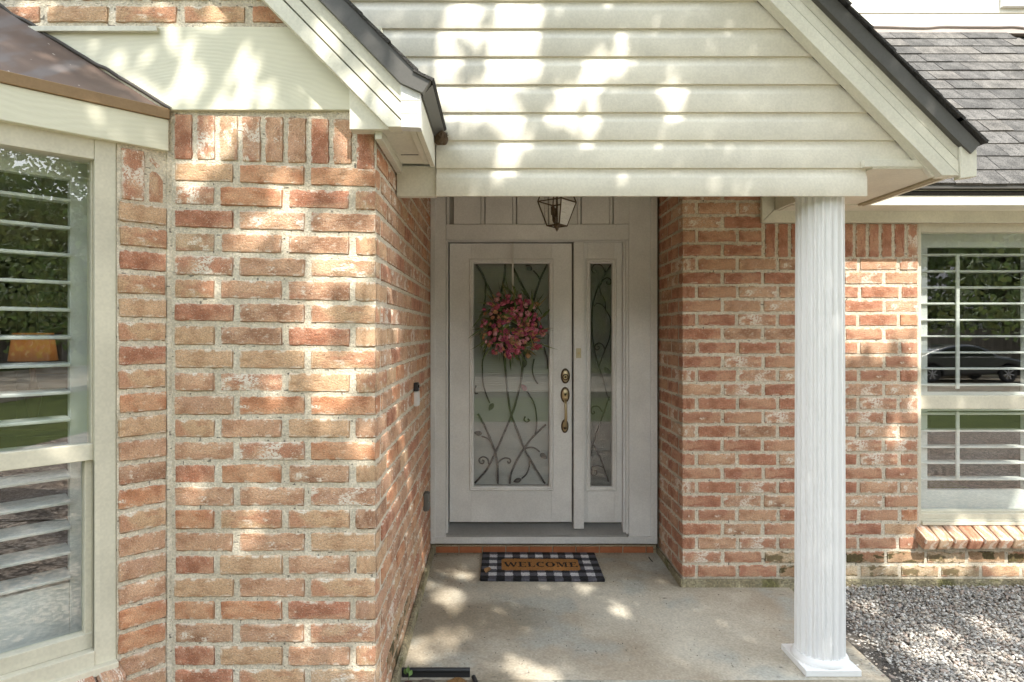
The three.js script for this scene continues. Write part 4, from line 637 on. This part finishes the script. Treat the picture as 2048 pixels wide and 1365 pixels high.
// ------------------------------------------------------------------ small things
{
  const W = 0.8, D = 0.48, cw = 1024, ch = 614, cv = document.createElement('canvas'); cv.width = cw; cv.height = ch; const c = cv.getContext('2d');
  for (let i = 0; i < 15; i++) for (let j = 0; j < 9; j++) { const a = i % 2, b = j % 2; c.fillStyle = a && b ? '#d4d3d6' : a || b ? '#55545c' : '#17171b'; c.fillRect(i * cw / 15, j * ch / 9, cw / 15 + 1, ch / 9 + 1); }
  c.fillStyle = '#a8743c'; c.beginPath(); c.roundRect(176, 168, 672, 262, 36); c.fill();
  c.fillStyle = '#17130f'; c.font = 'bold 148px serif'; c.textAlign = 'center'; c.textBaseline = 'middle'; c.save(); c.translate(512, 300); c.scale(0.80, 1); c.fillText('WELCOME', 0, 0); c.restore();
  const id = c.getImageData(0, 0, cw, ch).data, data = new Uint8Array(cw * ch * 4);
  for (let j = 0; j < ch; j++) for (let i = 0; i < cw; i++) { const wx = Math.round(i + 9 * (vn(i / 9, j / 9, 701) - 0.5)), wy = Math.round(j + 9 * (vn(i / 9, j / 9, 702) - 0.5)), k = 4 * (clamp(ch - 1 - wy, 0, ch - 1) * cw + clamp(wx, 0, cw - 1)), o = 4 * (j * cw + i), n = 0.72 + 0.5 * vn(i / 2.2, j / 2.2, 703); for (let q = 0; q < 3; q++) data[o + q] = clamp(id[k + q] * n, 0, 255); data[o + 3] = 255; }
  const t = new THREE.DataTexture(data, cw, ch); t.colorSpace = THREE.SRGBColorSpace; t.magFilter = THREE.LinearFilter; t.needsUpdate = true;
  const bump = tex(256, 256, (u, v) => vn(u * 110, v * 110, 711, 110), { srgb: false });
  const g = new RoundedBoxGeometry(W, 0.018, D, 2, 0.006), p = g.attributes.position, n = g.attributes.normal, uv = g.attributes.uv; for (let i = 0; i < p.count; i++) { uv.setXY(i, clamp(p.getX(i) / W + 0.5, 0.003, 0.997), clamp(-p.getZ(i) / D + 0.5, 0.003, 0.997)); }
  const m = mesh('door_mat', g, M({ map: t, bumpMap: bump, bumpScale: 0.006, roughness: 1 })); m.position.set(0.30, slabY(4.32) + 0.0095, -4.325); m.rotation.x = 0.017; m.rotation.y = -0.012; tag(m, 'black and white checked welcome mat in front of the door', 'door mat');
}
{ // grit and crumbs of leaf litter on the slab
  const g = new THREE.TetrahedronGeometry(1), list = []; for (let i = 0; i < 230; i++) { const d = 4.55 - 1.5 * Math.pow(R(), 0.7), x = rr(-0.4, 1.8); if (x > XR - 0.02 && d > DR - 0.02) continue; list.push([x, d]); } for (let i = 0; i < 160; i++) { const d = rr(3.2, 4.55); list.push([R() < 0.5 ? XL + 0.03 + 0.05 * R() * R() : rr(-0.35, 1.12), R() < 0.5 ? 4.57 - 0.06 * R() * R() : d]); }
  const im = new THREE.InstancedMesh(g, M({ roughness: 1 }), list.length), m4 = new THREE.Matrix4(), q = new THREE.Quaternion(), c = new THREE.Color(); im.name = 'grit'; im.castShadow = im.receiveShadow = true;
  list.forEach(([x, d], i) => { const s = rr(0.001, 0.0034); m4.compose(new THREE.Vector3(x, slabY(d) + s * 0.3, -d), q.setFromEuler(new THREE.Euler(rr(0, 6), rr(0, 6), rr(0, 6))), new THREE.Vector3(s * rr(1, 2.4), s, s)); im.setMatrixAt(i, m4); const t = R() < 0.25 ? [0.5, 0.47, 0.42] : [0.07, 0.055, 0.04]; im.setColorAt(i, c.setRGB(...t)); });
  scene.add(im); tag(im, 'specks of grit and leaf crumbs scattered on the porch slab', 'grit', null, 'stuff');
}
const curlLeaf = (L, W, curl) => { const g = new THREE.PlaneGeometry(W, L, 4, 8), p = g.attributes.position; for (let i = 0; i < p.count; i++) { const t = p.getY(i) / L + 0.5; p.setX(i, p.getX(i) * Math.sin(Math.PI * clamp(t * 0.96 + 0.02))); p.setZ(i, curl * (Math.abs(p.getX(i)) / W + (t - 0.5) ** 2)); } g.computeVertexNormals(); return g; };
{
  const l = thing('dead_leaf', 'curled brown dead leaf lying on the welcome mat', 'leaf', [X(975, 4.2), slabY(4.2) + 0.024, -4.21], 0.9); mesh('blade', curlLeaf(0.1, 0.045, 0.02).rotateX(-Math.PI / 2).rotateY(-1.1), new THREE.MeshStandardMaterial({ color: lin(0.36, 0.20, 0.08), roughness: 0.8, side: THREE.DoubleSide }), l);
  const tw = thing('twig', 'short dark twig on the porch floor by the brick return', 'twig'); mesh('stick', tube([at(1298, 1117, 4.5), at(1301, 1122, 4.46), at(1305, 1127, 4.42)].map((v) => new THREE.Vector3(v.x, slabY(-v.z) + 0.005, v.z)), 0.004, 10, 5), M({ color: lin(0.05, 0.04, 0.03) }), tw);
}
{ // doorbell camera and outlet box on the left side wall
  const dD = 1279 * -XL / (CX - 828), b = thing('video_doorbell', 'slim black and silver video doorbell on the brick side wall', 'doorbell', [XL + 0.004, Y(789, dD), -dD], Math.PI / 2);
  const h = 47 * dD / K / 2; mesh('body', bx(-0.026, 0.026, 0.018, h, -0.004, 0.022, 0.006, 3), black, b); mesh('lower_body', bx(-0.0255, 0.0255, -h, 0.0175, -0.004, 0.0215, 0.006, 3), M({ color: lin(0.72, 0.71, 0.69), roughness: 0.4 }), b); mesh('camera_face', bx(-0.023, 0.023, 0.02, h - 0.003, 0.0225, 0.025, 0.004, 2), M({ color: lin(0.01, 0.01, 0.012), roughness: 0.15 }), b); mesh('lens', new THREE.CylinderGeometry(0.008, 0.008, 0.004, 16).rotateX(Math.PI / 2).translate(0, 0.045, 0.026), M({ color: lin(0.005, 0.005, 0.006), roughness: 0.05 }), b);
  mesh('button_plate', bx(-0.022, 0.022, -h + 0.004, 0.016, 0.0222, 0.026, 0.004, 2), M({ color: lin(0.72, 0.71, 0.69), roughness: 0.4 }), b);
  const d2 = 1279 * -XL / (CX - 848), o = thing('outlet_box', 'weathered grey outdoor outlet cover low on the side wall', 'outlet', [XL + 0.004, Y(1003, d2), -d2], Math.PI / 2); mesh('cover', bx(-0.036, 0.036, -0.06, 0.06, -0.004, 0.024, 0.008, 3), M({ color: lin(0.14, 0.135, 0.12), roughness: 0.6, metalness: 0.3 }), o); mesh('hinged_lid', bx(-0.03, 0.03, 0.0, 0.055, 0.0235, 0.032, 0.004, 2), M({ color: lin(0.16, 0.155, 0.14), roughness: 0.6 }), o); mesh('hinged_lid', bx(-0.03, 0.03, -0.055, -0.004, 0.0235, 0.032, 0.004, 2), M({ color: lin(0.16, 0.155, 0.14), roughness: 0.6 }), o);
}
{ // plastic edging and stones at the left front corner
  const zE = -3.0, e = thing('garden_edging', 'black plastic edging strip along the slab beside the brick wall', 'edging'); mesh('strip', bx(XL + 0.03, X(940, 3.0), -0.1, 0.0, zE - 0.006, zE + 0.006, 0.003), black, e); mesh('top_bead', new THREE.CylinderGeometry(0.011, 0.011, X(940, 3.0) - XL - 0.03, 10).rotateZ(Math.PI / 2).translate((X(940, 3.0) + XL + 0.03) / 2, 0.004, zE), black, e);
  const e2 = thing('garden_edging', 'short black edging piece turning away from the slab', 'edging'); mesh('strip', tube([new THREE.Vector3(X(947, 2.98), -0.02, -2.985), new THREE.Vector3(X(955, 2.94), -0.025, -2.92), new THREE.Vector3(X(972, 2.85), -0.03, -2.8)], 0.011, 20, 8), black, e2); mesh('skirt', bx(X(952, 2.9) - 0.004, X(952, 2.9) + 0.004, -0.1, -0.03, -2.98, -2.82, 0.002), black, e2);
  const stone = (name, label, x, z, s, col, seed, parent) => { let g = new THREE.IcosahedronGeometry(1, 4); g.deleteAttribute('uv'); g.deleteAttribute('normal'); g = mergeVertices(g); const p = g.attributes.position; for (let i = 0; i < p.count; i++) { const v = new THREE.Vector3().fromBufferAttribute(p, i), k = 0.8 + 0.4 * fbm(v.x * 1.5 + 5, v.y * 1.5 + v.z + 5, seed, 4); p.setXYZ(i, v.x * k * s[0], v.y * k * s[1], v.z * k * s[2]); } g.computeVertexNormals(); const m = mesh(name, metricUV(g), M({ color: lin(...col), map: concreteMap, bumpMap: mortarBump, bumpScale: 0.008, roughness: 0.85 })); m.position.set(x, -0.075, z); tag(m, label, 'stone'); return m; };
  stone('river_stone', 'dark red rounded stone behind the edging', X(818, 2.93), -2.93, [0.05, 0.06, 0.05], [0.24, 0.13, 0.11], 1); stone('river_stone', 'grey rounded stone between red and ochre stones', X(855, 2.92), -2.92, [0.06, 0.07, 0.055], [0.34, 0.34, 0.36], 2); stone('river_stone', 'blocky ochre stone beside the edging end', X(915, 2.92), -2.92, [0.085, 0.075, 0.06], [0.50, 0.32, 0.14], 3);
  struct('soil_strip', bx(XL + 0.02, X(945, 2.98), -0.12, -0.055, -2.99, -2.3, 0), soil);
  const s = thing('weed_sprout', 'small green weed sprout at the foot of the side wall', 'weed', [X(816, 2.97), -0.03, -2.975]); const gm = new THREE.MeshStandardMaterial({ color: lin(0.12, 0.2, 0.05), roughness: 0.7, side: THREE.DoubleSide }); for (let i = 0; i < 3; i++) { const m = mesh('leaf', curlLeaf(0.06, 0.045, 0.012), gm, s); m.scale.setScalar(0.45); m.position.set(-0.012 + 0.012 * i, 0.04 + 0.01 * (i % 2), 0.006 * i); m.rotation.set(-0.4, 0.5 * (i - 1), 0.5 * (1 - i)); } mesh('stem', tube([new THREE.Vector3(0, -0.03, 0), new THREE.Vector3(0.004, 0.03, 0), new THREE.Vector3(0, 0.07, 0.004)], 0.002, 8, 5), gm, s);
}
// ------------------------------------------------------------------ shade tree between the sun and the house (outside the frame)
const farLeaf = new THREE.MeshPhysicalMaterial({ color: lin(0.12, 0.16, 0.05), roughness: 1, transmission: 0.45, thickness: 0, side: THREE.DoubleSide });
const leafMats = [new THREE.MeshStandardMaterial({ color: lin(0.12, 0.16, 0.05), roughness: 0.75, side: THREE.DoubleSide })];
const leafShape = (() => { const g = new THREE.PlaneGeometry(1, 1, 2, 3), p = g.attributes.position; for (let i = 0; i < p.count; i++) { const t = p.getY(i) + 0.5; p.setX(i, p.getX(i) * Math.sin(Math.PI * clamp(t * 0.9 + 0.06)) * 1.05); p.setZ(i, 0.25 * Math.abs(p.getX(i)) - 0.2 * (t - 0.5) ** 2); } g.computeVertexNormals(); return g; })();
function foliage(parent, list, name = 'crown', mat = leafMats[0]) {
  const im = new THREE.InstancedMesh(leafShape, mat, list.length), m4 = new THREE.Matrix4(), q = new THREE.Quaternion(), e = new THREE.Euler(), c = new THREE.Color(); im.name = name; im.castShadow = im.receiveShadow = true;
  list.forEach(([v, s, asp], i) => { e.set(rr(0, 6.28), rr(0, 6.28), rr(0, 6.28)); m4.compose(v, q.setFromEuler(e), new THREE.Vector3(s * (asp || 0.55), s, s)); im.setMatrixAt(i, m4); const b = rr(0.7, 1.35); im.setColorAt(i, c.setRGB(b * rr(0.85, 1.2), b, b * 0.9)); });
  im.userData.kind = 'stuff'; parent.add(im); return im;
}
const bark = M({ map: tex(256, 512, (u, v) => lerp3(hex(70, 58, 46), hex(128, 112, 94), fbm(u * 16, v * 6, 801, 5, 16, 6)), { size: 0.8, sy: 1.6 }), bumpMap: mortarBump, bumpScale: 0.03, roughness: 1 });
const limb = (pts, r0, r1, n = 10) => { const cv = new THREE.CatmullRomCurve3(pts), g = new THREE.TubeGeometry(cv, pts.length * 5, 1, n), p = g.attributes.position, seg = pts.length * 5; for (let i = 0; i <= seg; i++) { const c = cv.getPointAt(i / seg), r = mix(r0, r1, i / seg); for (let k = 0; k <= n; k++) { const j = i * (n + 1) + k; p.setXYZ(j, c.x + (p.getX(j) - c.x) * r, c.y + (p.getY(j) - c.y) * r, c.z + (p.getZ(j) - c.z) * r); } } g.computeVertexNormals(); return g; };
{
  const tr = thing('shade_tree', 'large leafy shade tree whose branches overhang the porch', 'tree', [0, 0, 0]);
  const O = new THREE.Vector3(0.4, 1.6, -3), v1 = new THREE.Vector3().crossVectors(new THREE.Vector3(0, 1, 0), SUN).normalize(), v2 = new THREE.Vector3().crossVectors(SUN, v1).normalize();
  const ab = (v) => { const d = v.clone().sub(O); return [d.dot(v1), d.dot(v2)]; };
  // gaps in the crown: points that the sun reaches, with the half width of each gap
  const holes = [], H = (d, r, ...list) => { for (const [x, y, k = 1] of list) { const p = d === 'floor' ? at(x, y, EYE * K / (y - CY)) : d === 'side' ? at(x, y, K * -XL / (CX - x)) : at(x, y, d); holes.push([...ab(p), r * k, d === DL ? 0.74 : d === DG ? 0.62 : d === 2.505 ? 0.32 : d === DR ? 0.55 : d === 'floor' ? 0.75 : 0.9]); } };
  H(DL, 0.03, [440, 245, 1.2], [462, 265], [430, 300], [385, 352, 1.2], [560, 385, .9], [602, 395], [700, 290, .8], [590, 455, 1.3], [640, 470, 1.3], [690, 455, 1.2], [735, 460, 1.3], [505, 470], [660, 520, 1.4], [705, 545, 1.5], [650, 545, 1.3], [455, 535], [432, 565], [745, 600, .9], [600, 655], [640, 680, 1.2], [730, 690, .9], [620, 700], [655, 735, .8], [560, 780], [655, 795, 1.3], [700, 770, .8], [500, 1015, 1.2], [480, 1065, 1.2], [600, 1290], [605, 1345, 1.1], [740, 1330], [380, 970, .8], [720, 900, .6]);
  H(2.505, 0.034, [268, 175, .5], [305, 188, .5], [364, 100], [392, 172], [345, 195, .6], [425, 25], [484, 130], [490, 190], [532, 195, .6]);
  H(DG, 0.04, [1015, 25, 1.3], [1060, 30, 1.3], [1000, 75], [1062, 78, .8], [990, 140, .9], [1035, 145, .9], [920, 20, 1.2], [945, 45], [890, 95], [905, 130, .8], [1195, 140, 1.3], [1180, 165], [1135, 205, 1.2], [1120, 230, .9], [1345, 190, .9], [1350, 215, .7], [1003, 200, .7], [1020, 260, 1], [1020, 290, .9], [1022, 315, 1], [1180, 265, .7], [890, 160], [910, 205], [950, 210, .8], [1000, 340, .7], [1065, 130, .6], [1240, 100, .6]);
  H(2.4, 0.065, [822, 190, 1.1], [828, 225, 1.1], [812, 210], [835, 240]); H(2.42, 0.025, [655, 100], [770, 225, .8]);
  H('floor', 0.058, [872, 1178, 1.3], [905, 1195, 1.2], [888, 1188, 1.2], [915, 1208, .8], [1012, 1208, .8], [995, 1200, .6], [1165, 1172, .8], [1232, 1200, .6], [1240, 1222, .7], [895, 1268, 1.2], [865, 1285, 1.3], [920, 1265, 1], [840, 1300, 1.2], [885, 1292], [1060, 1340, 1.2], [1090, 1352, 1.2], [1045, 1330], [930, 1150, .6], [885, 1150, .6]);
  H('side', 0.014, [787, 780], [795, 830], [803, 880, 1.1], [811, 930, 1.1], [820, 985], [829, 1040], [775, 880, .9], [776, 915], [842, 1060, .8], [846, 1100, .8], [850, 1140, .8]);
  H(DR, 0.06, [1830, 600, 1.2], [1810, 640], [1838, 700, 1.2], [1800, 570, .8], [1840, 800], [1760, 700, .5], [1840, 520, .8], [1790, 860, .6], [1650, 1110, .6], [1700, 1165, .9], [1780, 1120, .5]); H(3.78, 0.09, [1850, 400], [1950, 400, 1.2], [2030, 400]);
  for (let x = 1720; x < 2060; x += 60) for (let y = 1190; y < 1365; y += 34) if (hash(x, y, 8) > 0.42) H('floor', 0.055, [x + 25 * hash(x, y, 1), y + 15 * hash(x, y, 2)]);
  for (let x = 1850; x < 2080; x += 45) for (let y = 1055; y < 1110; y += 25) if (hash(x, y, 8) > 0.35) H(3.96, 0.05, [x, y]);
  const grid = {}; for (const h of holes) { const k = [Math.floor(h[0] / 0.3), Math.floor(h[1] / 0.3)]; for (let i = -1; i <= 1; i++) for (let j = -1; j <= 1; j++) (grid[(k[0] + i) + ',' + (k[1] + j)] ??= []).push(h); }
  const list = [], step = 0.04; for (const h of holes) h[2] *= h[3] || 1.25;
  // edges of the crown: the roof and upper storey to the right stand in full sun
  const [ra] = ab(new THREE.Vector3(1.9, 3.0, -4.2));
  for (let layer = 0; layer < 3; layer++) for (let a = -3.0; a < 3.2; a += step) for (let b = -2.0; b < 1.35; b += step) {
    const aa = a + rr(-step, step), bb = b + rr(-step, step), lim = ra + (bb > 0.15 ? -0.1 : 1.9) + 0.5 * (fbm(bb * 2 + 9, 3, 15, 3) - 0.5);
    if (aa > lim) continue;
    const s = rr(0.08, 0.14), near = grid[Math.floor(aa / 0.3) + ',' + Math.floor(bb / 0.3)] || [];
    if (near.some((h) => Math.hypot(h[0] - aa, h[1] - bb) < h[2] + s * 0.40)) continue;
    if (layer === 2 && R() < 0.3) continue;
    const thin = smooth(0.52, 0.62, fbm(aa * 3.2 + 20, bb * 2.2 + 20, 55, 3)) * smooth(-0.55, -0.25, bb) * smooth(-0.6, -0.9, aa); if (R() < thin * 0.5) continue;
    const v = O.clone().addScaledVector(v1, aa).addScaledVector(v2, bb).addScaledVector(SUN, 4.7 + rr(0, 1.4) + 0.8 * fbm(aa, bb, 66, 3)); list.push([v, s, 0.62]);
  }
  const trunkX = 4.6, trunkZ = 6.2, tg = groundY(4.6, 6.2), V = (x, y, z) => new THREE.Vector3(x, y, z);
  mesh('trunk', limb([V(trunkX, tg - 0.1, trunkZ), V(trunkX - 0.1, 1.5, trunkZ - 0.1), V(trunkX - 0.1, 3.4, trunkZ - 0.4), V(trunkX - 0.5, 5.2, trunkZ - 1.0)], 0.34, 0.2, 14), bark, tr);
  for (const pts of [[[4.3, 4.2, 5.6], [3.2, 5.2, 3.0], [2.0, 5.4, 1.0], [0.6, 5.6, -0.4]], [[4.3, 4.0, 5.5], [3.9, 4.8, 3.0], [3.0, 4.9, 0.6]], [[4.2, 5.0, 5.2], [2.4, 7.6, 4.4], [0.6, 9.4, 3.6]], [[4.1, 5.1, 5.1], [4.8, 7.6, 5.0], [4.4, 10, 4.2]]]) mesh('limb', limb(pts.map((p) => V(...p)), 0.13, 0.03, 8), bark, tr);
  for (let i = 0; i < 2600; i++) { const u = V(rr(-1, 1), rr(-1, 1), rr(-1, 1)); if (u.length() > 1 || u.length() < 0.5) continue; list.push([V(3.4 + u.x * 3.4, 9.6 + u.y * 2.0, 5.6 + u.z * 2.6), rr(0.14, 0.26), 0.6]); }
  foliage(tr, list);
}
// ------------------------------------------------------------------ the street that the windows mirror
function streetTree(x, z, h, r, label, ls = 1, num = 150) {
  const g = groundY(x, z), t = thing('street_tree', label, 'tree', [x, g, z], 0, 'trees across the street'), list = [];
  mesh('trunk', limb([new THREE.Vector3(0, -0.1, 0), new THREE.Vector3(0.1, h * 0.25, 0), new THREE.Vector3(-0.1, h * 0.6, 0.1)], 0.28, 0.12), bark, t);
  const cl = []; for (let i = 0; i < 54; i++) { const a = rr(0, 6.28), q = Math.sqrt(R()) * r, yy = rr(0.2, 1) * h; cl.push([q * Math.cos(a) * (1.25 - 0.6 * Math.abs(yy / h - 0.5)), yy, q * Math.sin(a), rr(0.9, 1.7)]); }
  for (const [cx, cy, cz, cr] of cl) for (let i = 0; i < num; i++) { const u = new THREE.Vector3(rr(-1, 1), rr(-1, 1), rr(-1, 1)); if (u.length() > 1) continue; list.push([new THREE.Vector3(cx + u.x * cr, cy + u.y * cr * 0.7, cz + u.z * cr), ls * rr(0.28, 0.5), 0.62]); }
  foliage(t, list, 'crown', farLeaf);
}
[[18, 9, 11, 4.4, 'leafy tree standing on the near lawn', 0.45, 420], [-34, 24, 13, 5.5, 'heavy crowned tree at the end of the street'], [-24, 23, 11, 4.5, 'tall spreading tree far down the street'], [-15, 26, 12, 5, 'broad tree behind the far lawn'], [-6, 25, 10, 4.5, 'dense round tree across the street'], [3, 27, 12, 5, 'dark tall tree opposite the porch'], [11, 25, 11, 5, 'bushy tree left of the fence end'], [19, 28, 12, 5, 'tree rising behind the wooden fence'], [26, 24.5, 10, 4.5, 'light green tree overhanging the fence'], [34, 27, 13, 5.5, 'wide tree at the far fence corner'], [44, 24, 14, 6, 'huge tree past the end of the fence'], [54, 18, 14, 6, 'tree where the street bends away'], [30, 19.5, 9, 4, 'tree on the verge past the car']].forEach((a) => streetTree(...a));
{
  const w = new THREE.Group(); w.name = 'far_wood'; scene.add(w); const list = [];
  for (let i = 0; i < 42000; i++) { const x = rr(-80, 90), top = 9 + 7 * fbm(x * 0.25 + 40, 2, 91, 3), z = 42 + rr(-3, 3) - Math.max(0, Math.abs(x) - 30) * 0.35; list.push([new THREE.Vector3(x, -0.4 + top * Math.pow(R(), 0.85), z), rr(0.7, 1.2), 0.7]); }
  foliage(w, list, 'foliage_mass', farLeaf); tag(w, 'distant wood closing the view beyond the street', 'wood', null, 'stuff');
}
{
  const f = thing('wooden_fence', 'grey weathered board fence across the street', 'fence', [0, -0.36, 23.2]), fm = [0.16, 0.2, 0.13].map((c) => M({ color: lin(c, c * 0.86, c * 0.72), map: grainMap, roughness: 1 })), b = bx(-0.07, 0.07, 0, 2.1, -0.01, 0.01, 0.002);
  for (let i = 0; i < 190; i++) { const m = mesh('board', b, fm[i % 3], f); m.position.set(8 + i * 0.15, rr(-0.03, 0.03), 0); } for (const y of [0.4, 1.7]) mesh('rail', bx(7.9, 36.6, y, y + 0.09, 0.012, 0.05), fm[1], f);
}
{
  const h = thing('neighbour_house', 'low white house with grey gable roof behind the fence', 'house', [24, -0.36, 34]), wm = M({ color: lin(0.72, 0.72, 0.70) }); mesh('wall', bx(-9, 9, 0, 3.4, -4, 4, 0), wm, h); mesh('roof', solid([[-9.6, 3.3, -4.6], [-9.6, 6.2, 0], [-9.6, 3.3, 4.6]], [[9.6, 3.3, -4.6], [9.6, 6.2, 0], [9.6, 3.3, 4.6]]), M({ color: lin(0.2, 0.2, 0.21) }), h);
  for (const x of [-6, -1, 4]) { const w = mesh('window', bx(x - 0.7, x + 0.7, 1.2, 2.6, -4.04, -3.9), M({ color: lin(0.05, 0.06, 0.07), roughness: 0.2 }), h); mesh('window_frame', join([bx(x - 0.78, x - 0.7, 1.1, 2.7, -4.07, -3.9), bx(x + 0.7, x + 0.78, 1.1, 2.7, -4.07, -3.9), bx(x - 0.7, x + 0.7, 2.6, 2.7, -4.07, -3.9), bx(x - 0.7, x + 0.7, 1.1, 1.2, -4.07, -3.9)]), wm, w); }
}
{
  const c = thing('parked_car', 'black sedan parked along the far kerb', 'car', [17.7, -0.33, 16.6]), paint = new THREE.MeshPhysicalMaterial({ color: lin(0.012, 0.013, 0.016), roughness: 0.3, clearcoat: 1, clearcoatRoughness: 0.05 }), dark = M({ color: lin(0.01, 0.012, 0.014), roughness: 0.08 }), ty = M({ color: lin(0.02, 0.02, 0.02) }), rim = M({ color: lin(0.5, 0.5, 0.52), roughness: 0.3, metalness: 0.8 });
  const body = new THREE.Shape(); body.moveTo(-2.4, 0.3); body.lineTo(-2.42, 0.62); body.quadraticCurveTo(-2.35, 0.9, -1.9, 0.95); body.lineTo(-1.75, 0.97); body.quadraticCurveTo(-0.9, 1.42, -0.1, 1.44); body.quadraticCurveTo(0.6, 1.42, 1.15, 1.0); body.quadraticCurveTo(2.1, 0.92, 2.36, 0.66); body.lineTo(2.4, 0.34); body.lineTo(1.85, 0.25); body.absarc(1.45, 0.3, 0.38, 0, Math.PI, false); body.lineTo(-1.0, 0.22); body.absarc(-1.4, 0.3, 0.38, 0, Math.PI, false);
  const g = new THREE.ExtrudeGeometry(body, { depth: 1.5, bevelEnabled: true, bevelSize: 0.1, bevelThickness: 0.15, bevelSegments: 3, bevelOffset: -0.1, curveSegments: 10 }); g.translate(0, 0, -0.75); mesh('body', g, paint, c);
  for (const s of [-1, 1]) { const sh = new THREE.Shape(); sh.moveTo(-1.45, 0.98); sh.quadraticCurveTo(-0.8, 1.33, -0.1, 1.35); sh.quadraticCurveTo(0.5, 1.33, 0.95, 1.0); mesh('side_window', new THREE.ExtrudeGeometry(sh, { depth: 0.02, bevelEnabled: false }).translate(0, 0, s > 0 ? 0.885 : -0.905), dark, c); for (const x of [-1.4, 1.45]) { const w = mesh('wheel', new THREE.TorusGeometry(0.26, 0.075, 10, 28).translate(x, 0.33, s * 0.84), ty, c); const sp = []; for (let k = 0; k < 7; k++) { const q = new THREE.BoxGeometry(0.03, 0.24, 0.03); q.translate(0, 0.12, 0); q.rotateZ(k / 7 * 6.283); q.translate(x, 0.33, s * 0.88); sp.push(q); } sp.push(new THREE.TorusGeometry(0.225, 0.02, 6, 28).translate(x, 0.33, s * 0.87)); mesh('rim', join(sp), rim, w); } mesh('trim_line', bx(-1.9, 1.5, 0.95, 0.965, s * 0.9 - 0.01, s * 0.9 + 0.012, 0.002), rim, c); mesh('headlight', bx(2.05, 2.3, 0.66, 0.76, s * 0.62 - 0.14, s * 0.62 + 0.14, 0.03), rim, c); }
}
renderer.render(scene, camera);
